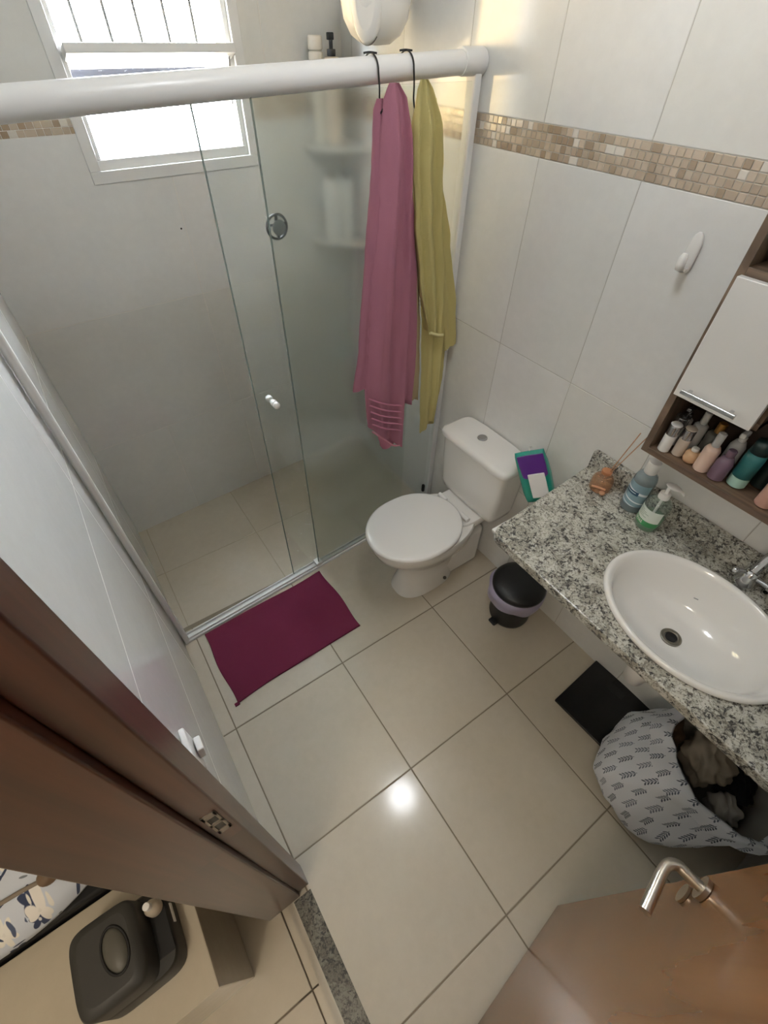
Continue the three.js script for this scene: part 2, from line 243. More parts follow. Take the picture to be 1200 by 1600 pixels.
// ------------------------------------------------------------------ window in the back wall, yard outside
{
  const w = struct('window_1', [WL, 0, BK], SK), a = 0.455, b = 1.015, y0 = 1.548, y1 = 2.2, t = 0.03;
  part('window_frame', [boxAB([a, y0, -0.1], [b, y0 + t, -0.012]), boxAB([a, y1 - t, -0.1], [b, y1, -0.012]), boxAB([a, y0 + t, -0.1], [a + t * 0.6, y1 - t, -0.012]), boxAB([b - t * 0.6, y0 + t, -0.1], [b, y1 - t, -0.012])], M.aluminium, w);
  part('window_trim', [boxAB([a - 0.035, y0 - 0.034, -0.006], [b + 0.035, y0 + 0.002, 0.005], 0.002), boxAB([a - 0.035, y1, -0.006], [b + 0.035, y1 + 0.034, 0.005], 0.002), boxAB([a - 0.035, y0 + 0.002, -0.006], [a + 0.001, y1, 0.005], 0.002), boxAB([b - 0.001, y0 + 0.002, -0.006], [b + 0.035, y1, 0.005], 0.002)], M.aluminium, w);
  const sash = new THREE.Group(); sash.name = 'sash'; sash.position.set((a + b) / 2, 1.845, 0.03); sash.rotation.x = 1.22; w.add(sash);
  const sw = b - a - 0.02, hh = 0.2;
  part('sash_frame', [boxAB([-sw / 2, -0.02, -0.012], [sw / 2, 0.012, 0.012]), boxAB([-sw / 2, -hh, -0.012], [sw / 2, -hh + 0.022, 0.012]), boxAB([-sw / 2, -hh, -0.012], [-sw / 2 + 0.022, 0, 0.012]), boxAB([sw / 2 - 0.022, -hh, -0.012], [sw / 2, 0, 0.012])], M.aluminium, sash);
  part('sash_gasket', boxAB([-sw / 2 + 0.02, -hh + 0.02, -0.011], [sw / 2 - 0.02, -hh + 0.027, 0.013], 0.001), std(0x4a4a52, 0.7), sash);
  part('pane', new THREE.BoxGeometry(sw - 0.04, hh - 0.04, 0.004), M.pane, sash, [0, -hh / 2, 0]);
  part('stay_arm', tube([[b - 0.03, 1.7, -0.02], [b - 0.028, 1.78, 0.0], [b - 0.026, 1.85, 0.015]], 0.004, 8, 6), M.silver, w);
  for (let k = 1; k <= 5; k++) part('security_bar', new THREE.CylinderGeometry(0.005, 0.005, 0.36, 8), std(0x4c4a46, 0.6), w, [a + (k / 6) * (b - a), 2.0, -0.085]);
  const y = struct('wall_yard', [-2.6, 0, -3.3]);
  part('render_coat', new THREE.BoxGeometry(5.0, 5, 0.15), M.ochre, y, [0, 1.4, 0]);
  const g = struct('ground_yard', [0, -0.5, -4.2]); part('slab', new THREE.BoxGeometry(8, 0.1, 5.4), std(0xbdb6a8, 0.95), g);
}

// ------------------------------------------------------------------ shower screen
{
  const len = (x) => (x + 0.5) / Math.cos(SK);
  const s = thing('shower_screen', 'white framed glass shower screen with one sliding panel pushed behind the fixed panel', 'shower screen', [-0.5, 0, zs(-0.5)], SK);
  const x0 = len(WL) + 0.004, x1 = len(WR) - 0.012;
  part('top_rail', new THREE.CylinderGeometry(0.0275, 0.0275, x1 - x0, 28).rotateZ(PI / 2).translate(-(x1 - x0) / 2, 0, 0), M.aluminium, s, [x1, 1.84, 0], [0, 0, 0.036]);
  part('rail_socket', new THREE.CylinderGeometry(0.0315, 0.0315, 0.085, 28).rotateZ(PI / 2).translate(x1 - 0.036, 1.839, 0), M.aluminium, s);
  part('side_post', boxAB([x1 - 0.026, 0.0, -0.02], [x1, 1.815, 0.02], 0.004), M.aluminium, s);
  part('side_post', boxAB([x0, 0.0, -0.022], [x0 + 0.022, 1.78, 0.02], 0.008), M.aluminium, s);
  part('floor_track', [boxAB([x0, -0.03, -0.022], [x1, 0.012, 0.02], 0.003), boxAB([x0, 0.01, 0.006], [x1, 0.022, 0.012], 0.002), boxAB([x0, 0.01, -0.02], [x1, 0.024, -0.014], 0.002)], M.aluminium, s);
  const fixed0 = len(0.17), slide0 = len(0.035);
  const fx = part('fixed_panel', new THREE.BoxGeometry(x1 - 0.02 - fixed0, 1.78, 0.008), M.glassHazy, s, [(fixed0 + x1 - 0.02) / 2, 0.908, 0.008]);
  part('glass_edge', new THREE.BoxGeometry(0.0016, 1.78, 0.0084), M.glassEdge, fx, [-(x1 - 0.02 - fixed0) / 2 - 0.0008, 0, 0]);
  const sl = part('sliding_panel', new THREE.BoxGeometry(0.68, 1.77, 0.008), M.glassClear, s, [slide0 + 0.34, 0.908, -0.012]);
  part('glass_edge', new THREE.BoxGeometry(0.0016, 1.77, 0.0084), M.glassEdge, sl, [-0.3408, 0, 0]);
  const kn = part('pull_knob', lathe([[0, 0], [0.0085, 0], [0.0085, 0.007], [0.0118, 0.009], [0.0118, 0.021], [0.0085, 0.023], [0.0085, 0.026], [0.0118, 0.028], [0.0118, 0.036], [0.008, 0.041], [0, 0.042]], 20).rotateX(PI / 2), M.plasticWhite, sl, [-0.285, 0.095, 0.004]);
  part('inner_knob', lathe([[0, 0], [0.0085, 0], [0.0118, 0.006], [0.0118, 0.018], [0, 0.02]], 20).rotateX(-PI / 2), M.plasticWhite, kn, [0, 0, -0.008]);
  part('track_guide', boxAB([fixed0 - 0.018, 0.012, -0.02], [fixed0 + 0.016, 0.034, 0.018], 0.003), M.plasticWhite, s);
  part('rubber_bumper', rbox(0.016, 0.05, 0.018, 0.0075, 3), M.rubber, s, [len(0.848), 0.172, 0.021]);
}

// ------------------------------------------------------------------ towels and hooks
function hook(x, label) {
  const o = thing('towel_hook', label, 'hook', [x, 1.84 - 0.036 * (WR - x), zs(x)], SK);
  const p = []; for (let k = 0; k <= 12; k++) { const a = PI * 1.12 - (k / 12) * PI * 1.12; p.push([0, Math.sin(a) * 0.033, -Math.cos(a) * -0.033 * -1]); }
  const q = p.map(([, y, z]) => [0.004, y, -z]); q.push([0.006, -0.03, 0.0345], [0.007, -0.06, 0.034], [0.004, -0.078, 0.044], [0, -0.07, 0.056]);
  part('wire', tube(q, 0.0022, 60, 8), M.wire, o);
  part('cross_wire', tube([[-0.014, 0.0325, -0.006], [0.0, 0.034, 0], [0.02, 0.0325, 0.004]], 0.0022, 12, 8), M.wire, o);
}
hook(0.515, 'dark wire hook over the white shower rail holding the pink towel');
hook(0.632, 'dark wire hook over the white shower rail holding the yellow towel');
// one hanging fold of cloth: stations [y, xLeft, xRight], depth, folds; slanted bottom
function fold(st, z, depth, { folds = 2, amp = 0.008, slant = 0, n = 48, round = 0, phase = 0, zb = 0 } = {}) {
  const rings = [], rows = 40, y0 = st[0][0], y1 = st[st.length - 1][0];
  for (let j = 0; j <= rows; j++) {
    const v = j / rows, y = y0 + (y1 - y0) * v; let k = 0; while (k < st.length - 2 && y < st[k + 1][0]) k++;
    const t = clamp01((y - st[k][0]) / (st[k + 1][0] - st[k][0])), s = t * t * (3 - 2 * t) * 0.5 + t * 0.5, a = st[k][1] + (st[k + 1][1] - st[k][1]) * s, b = st[k][2] + (st[k + 1][2] - st[k][2]) * s;
    const open = Math.min(1, v * 6 + 0.25);
    rings.push(ring((a + b) / 2, y, z, (b - a) / 2, depth * open, n, 2.3, (x, yy, zz) => { const f = (x - a) / (b - a || 1) - 0.5, cw = Math.cos(f * PI * 2 * folds + phase + v * 0.8), w = (Math.sign(cw) * Math.abs(cw) ** 0.7 + 0.35 * Math.cos(f * PI * 2 * folds * 2.3 + phase * 2 - v * 2)) * amp * open, edge = v > 0.75 ? ((v - 0.75) / 0.25) ** 2 : 0; const wr = 0.0022 * open * Math.sin(x * 95 + yy * 38 + phase) * Math.sin(yy * 61 - x * 20 + phase * 2); return [x + Math.sin(v * 9 + phase) * 0.003, yy + edge * (slant * f - round * 4 * f * f), zz + w + wr + Math.sin(v * 5 + phase) * 0.003 + zb * v]; }));
  }
  return loft(rings.reverse(), { us: 0.3, vs: y0 - y1 });
}
{
  const z0 = zs(0.54) + 0.048, p = thing('towel', 'pink terry bath towel hung folded from the wire hook nearer the window', 'towel', [0, 0, 0]);
  part('main_fold', fold([[1.806, 0.535, 0.56], [1.785, 0.52, 0.583], [1.7, 0.512, 0.602], [1.55, 0.508, 0.61], [1.3, 0.482, 0.632], [0.95, 0.452, 0.63], [0.68, 0.468, 0.632]], z0 + 0.012, 0.02, { folds: 1.6, amp: 0.013, slant: -0.16, phase: 1 }), M.pink, p);
  part('side_fold', fold([[1.775, 0.515, 0.535], [1.755, 0.503, 0.54], [1.7, 0.499, 0.54], [1.4, 0.475, 0.53], [1.1, 0.44, 0.5], [0.945, 0.41, 0.49]], z0 - 0.012, 0.012, { folds: 1, amp: 0.004, slant: 0.02 }), M.pink, p);
  part('side_fold', fold([[1.79, 0.56, 0.58], [1.77, 0.558, 0.592], [1.7, 0.575, 0.61], [1.5, 0.58, 0.648], [1.3, 0.6, 0.675], [1.0, 0.6, 0.695], [0.84, 0.61, 0.69]], z0 - 0.004, 0.016, { folds: 1.2, amp: 0.005, round: 0.05, slant: 0.0, phase: 2 }), M.pink, p);
  for (let k = 0; k < 5; k++) { const y = 0.915 - k * 0.032, xa = 0.455 + k * 0.004; part('woven_stripe', tube([[xa, y, z0 + 0.028], [xa + 0.05, y - 0.03, z0 + 0.044], [xa + 0.11, y - 0.062, z0 + 0.04], [0.628, y - 0.095, z0 + 0.026]].map((q) => [q[0], q[1], q[2] - 0.0005]), 0.0032, 20, 6), M.pinkBand, p); }
  part('hem', tube([[0.475, 0.745, z0 + 0.02], [0.52, 0.7, z0 + 0.038], [0.57, 0.645, z0 + 0.04], [0.625, 0.615, z0 + 0.026]], 0.004, 20, 6), M.pinkHem, p);
  part('inner_corner', fold([[0.8, 0.5, 0.62], [0.76, 0.5, 0.62], [0.7, 0.52, 0.62], [0.63, 0.53, 0.615], [0.605, 0.545, 0.6]], z0 - 0.002, 0.008, { folds: 1, amp: 0.002 }), M.pinkBand, p);
  const y0 = zs(0.7) + 0.045, q = thing('towel', 'yellow terry bath towel hung in loose folds beside the pink towel', 'towel', [0, 0, 0]);
  part('main_fold', fold([[1.81, 0.638, 0.662], [1.785, 0.624, 0.685], [1.72, 0.612, 0.715], [1.65, 0.616, 0.728], [1.5, 0.642, 0.75], [1.3, 0.675, 0.79], [1.09, 0.73, 0.8]], y0 + 0.02, 0.018, { folds: 2.4, amp: 0.012, slant: -0.04, phase: 0.5 }), M.yellow, q);
  part('long_fold', fold([[1.78, 0.65, 0.69], [1.65, 0.66, 0.72], [1.4, 0.69, 0.78], [1.1, 0.735, 0.83], [0.8, 0.758, 0.84], [0.67, 0.772, 0.83]], y0 + 0.002, 0.013, { folds: 1.7, amp: 0.01, round: 0.06, slant: 0.04, phase: 2 }), M.yellow, q);
  part('side_fold', fold([[1.78, 0.66, 0.71], [1.65, 0.69, 0.735], [1.4, 0.73, 0.82], [1.1, 0.77, 0.87], [0.85, 0.79, 0.875], [0.735, 0.80, 0.868]], y0 - 0.012, 0.01, { folds: 1, amp: 0.005, slant: 0.05 }), M.yellow, q);
  part('side_fold', fold([[1.77, 0.68, 0.715], [1.65, 0.7, 0.74], [1.4, 0.76, 0.82], [1.15, 0.82, 0.89], [1.0, 0.85, 0.912]], y0 + 0.0, 0.01, { folds: 1.5, amp: 0.005, slant: 0.02, phase: 3 }), M.yellow, q);
  part('back_corner', fold([[1.5, 0.63, 0.68], [1.3, 0.655, 0.7], [1.1, 0.68, 0.725], [0.9, 0.69, 0.735], [0.81, 0.695, 0.742]], y0 - 0.006, 0.01, { folds: 1, amp: 0.003, round: 0.03 }), M.tan, q);
  part('hem', tube([[0.733, 1.108, y0 + 0.042], [0.765, 1.094, y0 + 0.048], [0.8, 1.082, y0 + 0.04]], 0.006, 16, 8), M.yellowHem, q);
}

// ------------------------------------------------------------------ bath mat
{
  const m = thing('bath_mat', 'burgundy terry bath mat on the floor along the shower track', 'bath mat', [-0.145, 0, -0.285], 0.02);
  const N = 30, K = 20, W = 0.6, D = 0.375, top = [], idx = [], uv = [], P = [], r = rng(17);
  const at = (u, v) => { const cx = u - 0.5, cy = v - 0.5, pinch = 1 - 0.035 * Math.cos(cx * PI) * (v > 0.5 ? 1 : 0.3); return [cx * W * (1 + 0.03 * Math.cos(cy * PI * 2)) + 0.02 * cy * cy * Math.sign(cx) * 2, 0, cy * D * (1.0 - 0.008 * Math.sin(u * PI * 3.2)) * pinch - 0.003 * Math.sin(u * PI * 2) - (u - 0.5) * 0.01]; };
  for (const [y, s] of [[0.0012, 1], [0.006, 1.002], [0.0095, 0.992]]) for (let j = 0; j <= K; j++) for (let i = 0; i <= N; i++) { const p = at(i / N, j / K); P.push(p[0] * s, y + (y > 0.008 ? 0.002 * Math.sin(i * 0.9) * Math.sin(j * 0.7) : 0), p[2] * s); uv.push(i / N * 1.6, j / K); }
  const L = (N + 1) * (K + 1), id = (l, j, i) => l * L + j * (N + 1) + i;
  for (let j = 0; j < K; j++) for (let i = 0; i < N; i++) { idx.push(id(2, j, i), id(2, j + 1, i), id(2, j + 1, i + 1), id(2, j, i), id(2, j + 1, i + 1), id(2, j, i + 1)); idx.push(id(0, j, i), id(0, j + 1, i + 1), id(0, j + 1, i), id(0, j, i), id(0, j, i + 1), id(0, j + 1, i + 1)); }
  const rim = []; for (let i = 0; i <= N; i++) rim.push([0, i]); for (let j = 1; j <= K; j++) rim.push([j, N]); for (let i = N - 1; i >= 0; i--) rim.push([K, i]); for (let j = K - 1; j > 0; j--) rim.push([j, 0]);
  for (let k = 0; k < rim.length; k++) { const a = rim[k], b = rim[(k + 1) % rim.length]; for (const l of [0, 1]) idx.push(id(l, ...a), id(l + 1, ...a), id(l + 1, ...b), id(l, ...a), id(l + 1, ...b), id(l, ...b)); }
  const g = new THREE.BufferGeometry(); g.setAttribute('position', new THREE.Float32BufferAttribute(P, 3)); g.setAttribute('uv', new THREE.Float32BufferAttribute(uv, 2)); g.setIndex(idx); g.computeVertexNormals();
  part('pile', g, M.mat, m);
  part('corner_tag', boxAB([-0.315, 0.001, 0.185], [-0.295, 0.006, 0.2], 0.002), M.mat, m);
}

// ------------------------------------------------------------------ toilet
{
  const t = thing('toilet', 'white ceramic close coupled toilet with its lid closed', 'toilet', [0, 0, -0.175]);
  const oval = (y, x0, x1, hz, pw = 2.2) => ring((x0 + x1) / 2, y, 0, (x1 - x0) / 2, hz, 56, pw);
  // egg shaped plan of seat and lid: rounder at the front, squarer at the hinge
  const egg = (y, x0, x1, hz) => ring(0, y, 0, 1, 1, 64, 2, (x, yy, z, a) => { const c = Math.cos(a), s = Math.sin(a), L = x1 - x0, m = x0 + L * 0.47; const X = c < 0 ? m + c * (m - x0) : m + Math.sign(c) * Math.abs(c) ** 0.72 * (x1 - m); return [X, yy, s * hz * (c > 0 ? 1 - 0.1 * c ** 2 : 1)]; });
  part('pedestal', loft([oval(0.0, 0.405, 0.735, 0.098, 2.6), oval(0.02, 0.41, 0.735, 0.096, 2.6), oval(0.1, 0.43, 0.74, 0.083), oval(0.17, 0.44, 0.76, 0.088), oval(0.24, 0.4, 0.79, 0.118), oval(0.3, 0.335, 0.8, 0.15), oval(0.35, 0.295, 0.8, 0.166), oval(0.385, 0.285, 0.8, 0.172), oval(0.397, 0.292, 0.795, 0.166)]), M.ceramic, t);
  part('rear_deck', loft([ring(0.785, 0.345, 0, 0.12, 0.1, 40, 4), ring(0.785, 0.37, 0, 0.13, 0.112, 40, 4), ring(0.785, 0.398, 0, 0.13, 0.115, 40, 4), ring(0.785, 0.405, 0, 0.124, 0.11, 40, 4)]), M.ceramic, t);
  part('pedestal_foot', boxAB([0.6, 0, -0.075], [0.88, 0.26, 0.075], 0.03), M.ceramic, t);
  part('fixing_cap', new THREE.SphereGeometry(0.009, 12, 8), std(0x5a5850, 0.5), t, [0.635, 0.045, 0.097]);
  part('seat', loft([egg(0.399, 0.283, 0.7, 0.172), egg(0.404, 0.277, 0.706, 0.177), egg(0.412, 0.278, 0.705, 0.176), egg(0.416, 0.283, 0.7, 0.172)]), M.plasticSeat, t);
  const lid = part('lid', loft([egg(0.417, 0.276, 0.705, 0.177), egg(0.421, 0.27, 0.71, 0.183), egg(0.432, 0.271, 0.71, 0.182), egg(0.438, 0.28, 0.702, 0.174), egg(0.441, 0.31, 0.68, 0.15), egg(0.442, 0.4, 0.6, 0.07)]), M.plasticSeat, t);
  for (const s of [-1, 1]) part('hinge', new THREE.CylinderGeometry(0.011, 0.011, 0.05, 16).rotateX(PI / 2), M.plasticSeat, t, [0.712, 0.42, s * 0.075]);
  const tk = (y, x0, hz, x1 = 0.918) => ring((x0 + x1) / 2, y, 0, (x1 - x0) / 2, hz, 64, 7);
  part('tank', loft([tk(0.406, 0.79, 0.15), tk(0.415, 0.775, 0.166), tk(0.45, 0.768, 0.174), tk(0.58, 0.762, 0.182), tk(0.692, 0.758, 0.186)]), M.ceramic, t);
  part('tank_lid', loft([tk(0.694, 0.752, 0.193), tk(0.7, 0.746, 0.198), tk(0.716, 0.746, 0.198), tk(0.727, 0.752, 0.193), tk(0.731, 0.766, 0.18), tk(0.733, 0.8, 0.12)]), M.ceramic, t);
  part('flush_button', lathe([[0, 0.006], [0.016, 0.006], [0.02, 0.004], [0.0215, 0.0], [0, 0]]), std(0x9b9c9b, 0.35, { metalness: 0.5 }), t, [0.845, 0.7325, -0.03]);
}

// ------------------------------------------------------------------ wipes pack hung on the wall beside the tank
{
  const w = thing('wipes_pack', 'teal and purple packet of wet wipes with white flap beside the toilet tank', 'wipes packet', [0.842, 0.742, 0.09], 0);
  w.rotation.set(-0.25, -1.15, 0.55, 'YXZ'); w.scale.setScalar(1.12);
  const teal = phys({ color: 0x178f7c, roughness: 0.3, clearcoat: 0.3 }), purple = phys({ color: 0x53207c, roughness: 0.3, clearcoat: 0.3 });
  const sect = (y, hx, hz) => ring(0, y, 0, hx, hz, 40, 3.2, (x, yy, z) => [x + Math.sin(yy * 60) * 0.0015, yy, z + Math.cos(yy * 47 + x * 60) * 0.002]);
  part('packet', loft([sect(-0.09, 0.048, 0.004), sect(-0.078, 0.05, 0.016), sect(-0.05, 0.051, 0.027), sect(0, 0.052, 0.03), sect(0.05, 0.051, 0.027), sect(0.078, 0.05, 0.015), sect(0.092, 0.049, 0.003)]), teal, w);
  part('purple_label', loft([sect(0.005, 0.034, 0.004), sect(0.012, 0.042, 0.0045), sect(0.05, 0.044, 0.005), sect(0.085, 0.044, 0.004)], {}).translate(0.008, 0, 0.0285), purple, w);
  part('white_flap', rbox(0.056, 0.086, 0.006, 0.006, 3), M.plasticWhite, w, [0.014, -0.022, 0.0345]);
  part('hanging_hook', tube([[0, 0.09, 0], [0, 0.1, -0.01], [0, 0.095, -0.03]], 0.002, 10, 6), M.plasticWhite, w);
}

// ------------------------------------------------------------------ pedal bin, bathroom scale
{
  const b = thing('waste_bin', 'small black pedal bin with a lilac bag showing under its lid', 'bin', [0.785, 0, 0.222]);
  part('body', loft([ring(0, 0.006, 0, 0.084, 0.084), ring(0, 0.0, 0, 0.088, 0.088), ring(0, 0.02, 0, 0.093, 0.093), ring(0, 0.05, 0, 0.091, 0.091), ring(0, 0.2, 0, 0.104, 0.104)]), M.black, b);
  part('bag_rim', loft([0.15, 0.165, 0.19, 0.214, 0.222].map((y, k) => ring(0, y, 0, [0.115, 0.119, 0.121, 0.122, 0.108][k], [0.115, 0.119, 0.121, 0.122, 0.108][k], 48, 2, (x, yy, z, a) => { const f = 1 + 0.025 * Math.sin(a * 7 + k) * (k < 4 ? 1 : 0.3) + (k < 4 ? 0.05 * Math.max(0, Math.cos(a + 2.6)) : 0); return [x * f, yy + (k === 0 ? Math.sin(a * 3) * 0.008 : 0), z * f]; })), { capA: false }), M.bag, b);
  part('lid', lathe([[0, 0.268], [0.05, 0.266], [0.09, 0.259], [0.11, 0.248], [0.117, 0.234], [0.116, 0.222], [0, 0.222]], 40), M.black, b);
  part('lid_hinge', boxAB([0.1, 0.2, -0.03], [0.13, 0.24, 0.03], 0.006), M.black, b);
  part('pedal', boxAB([-0.115, 0.004, -0.02], [-0.07, 0.018, 0.02], 0.006), M.black, b);
  const s = thing('bathroom_scale', 'flat black glass bathroom scale on the floor under the counter', 'bathroom scale', [0.785, 0, 0.775], 0.05);
  part('platform', rbox(0.285, 0.012, 0.3, 0.004, 2, [0, 0.018, 0]), M.blackGloss, s);
  part('display', rbox(0.035, 0.001, 0.07, 0.0004, 1, [0.09, 0.0246, -0.02]), std(0x1c1f20, 0.25), s);
  for (const [x, z] of [[-1, -1], [-1, 1], [1, -1], [1, 1]]) part('foot', cyl(0.014, 0.016, 0.013, [x * 0.11, 0, z * 0.115], 12), M.rubber, s);
}

// ------------------------------------------------------------------ granite counter, basin, tap, trap
const SINK = { x: 0.64, z: 0.772, rx: 0.188, rz: 0.235 };
{
  const c = thing('vanity_counter', 'speckled grey granite vanity counter with backsplash along the tiled wall', 'counter', [0, 0, 0]);
  const sh = new THREE.Shape(); const F = 0.418;
  sh.moveTo(F, -1.345); sh.lineTo(F, -0.3); sh.quadraticCurveTo(F + 0.002, -0.262, F + 0.04, -0.258); sh.lineTo(WR - 0.002, -0.226); sh.lineTo(WR - 0.002, -1.345); sh.closePath();
  sh.holes.push(new THREE.Path().absellipse(SINK.x, -SINK.z, SINK.rx * 0.9, SINK.rz * 0.9, 0, 2 * PI, true));
  const slab = new THREE.ExtrudeGeometry(sh, { depth: 0.024, bevelEnabled: true, bevelThickness: 0.004, bevelSize: 0.004, bevelOffset: -0.004, bevelSegments: 2, curveSegments: 40 }).rotateX(-PI / 2).translate(0, 0.832, 0);
  for (const m of [slab]) { const u = m.attributes.uv, p = m.attributes.position; for (let i = 0; i < u.count; i++) u.setXY(i, (p.getX(i) + p.getY(i)) * 2.2, p.getZ(i) * 2.2); }
  part('countertop', slab, M.granite, c);
  const splash = boxAB([WR - 0.024, 0.8602, 0.232], [WR - 0.002, 0.935, 1.34], 0.003);
  for (const m of [splash]) { const u = m.attributes.uv, p = m.attributes.position; for (let i = 0; i < u.count; i++) u.setXY(i, (p.getX(i) + p.getY(i)) * 2.2, p.getZ(i) * 2.2 + 0.3); }
  part('backsplash', splash, M.granite, c);
  part('bracket', [boxAB([0.452, 0.815, 0.238], [WR - 0.001, 0.8275, 0.262], 0.003), boxAB([WR - 0.03, 0.6, 0.238], [WR - 0.001, 0.815, 0.262], 0.003)], M.aluminium, c);

  const s = thing('wash_basin', 'white oval ceramic basin set into the granite counter', 'basin', [SINK.x, 0.86, SINK.z]);
  const R = (k, y, dx = 0) => ring(dx, y, 0, SINK.rx * k, SINK.rz * (k > 0.5 ? k : k * 0.95), 64);
  part('bowl', loft([R(0.93, -0.01), R(0.985, 0.0005), R(1.0, 0.008), R(0.985, 0.0155), R(0.955, 0.018), R(0.92, 0.015), R(0.885, 0.004), R(0.85, -0.02), R(0.8, -0.055, 0.004), R(0.7, -0.09, 0.01), R(0.55, -0.113, 0.016), R(0.35, -0.126, 0.02), R(0.13, -0.132, 0.022)].reverse(), { capA: true, capB: false }), M.ceramic, s);
  part('bowl_underside', loft([R(0.95, -0.006), R(0.9, -0.03), R(0.84, -0.07), R(0.72, -0.11), R(0.4, -0.145), R(0.15, -0.15)].reverse(), { capB: false }), M.ceramic, s);
  const d = part('drain', lathe([[0.0, -0.006], [0.016, -0.006], [0.0165, 0.0], [0.0195, 0.0025], [0.026, 0.0025], [0.0285, 0.0], [0.028, -0.003], [0, -0.007]].reverse(), 32), std(0x8b877c, 0.3, { metalness: 0.8 }), s, [0.026, -0.129, -0.004]);
  part('drain_hole', cyl(0.0155, 0.0155, 0.002, [0, -0.0012, 0], 24), M.black, d);
  part('overflow_mark', rbox(0.003, 0.001, 0.012, 0.0004, 1), std(0x9a9a98, 0.6), s, [0.126, -0.052, -0.03], [0, 0.4, 0.5]);

  const f = thing('tap', 'chrome basin tap with curved spout behind the oval basin', 'tap', [0.872, 0.86, 0.79]);
  part('base', lathe([[0, 0.055], [0.017, 0.055], [0.019, 0.035], [0.028, 0.01], [0.031, 0], [0, 0]]), M.chrome, f);
  part('spout', tube([[0, 0.045, 0], [-0.001, 0.09, 0.001], [-0.006, 0.135, 0.004], [-0.03, 0.16, 0.012], [-0.065, 0.158, 0.024], [-0.082, 0.14, 0.03]], 0.013, 40, 14), M.chrome, f);
  part('lever', [tube([[0.0, 0.04, 0], [-0.018, 0.048, -0.018], [-0.036, 0.052, -0.03]], 0.0065, 14, 10), new THREE.SphereGeometry(0.009, 14, 10).translate(-0.038, 0.053, -0.032)], M.chrome, f);
  part('handle', [tube([[0.0, 0.035, 0.012], [-0.004, 0.04, 0.05]], 0.008, 8, 10), tube([[-0.032, 0.042, 0.05], [0.026, 0.042, 0.054]], 0.006, 8, 10)], M.chrome, f);
  const p = thing('drain_trap', 'white plastic drain trap under the basin', 'pipe', [0.662, 0, 0.769]);
  part('bottle_trap', lathe([[0, 0.49], [0.03, 0.49], [0.034, 0.5], [0.034, 0.58], [0.03, 0.6], [0.018, 0.61], [0.018, 0.705], [0, 0.705]]), M.plasticWhite, p);
  part('waste_pipe', tube([[0.02, 0.55, 0], [0.1, 0.55, 0.0], [0.2, 0.55, 0], [0.262, 0.55, 0]], 0.018, 20, 14), M.plasticWhite, p);
  part('cup', lathe([[0, 0.47], [0.03, 0.47], [0.038, 0.53], [0.039, 0.56], [0.036, 0.56], [0.028, 0.48], [0, 0.478]]), M.plasticWhite, p);
}

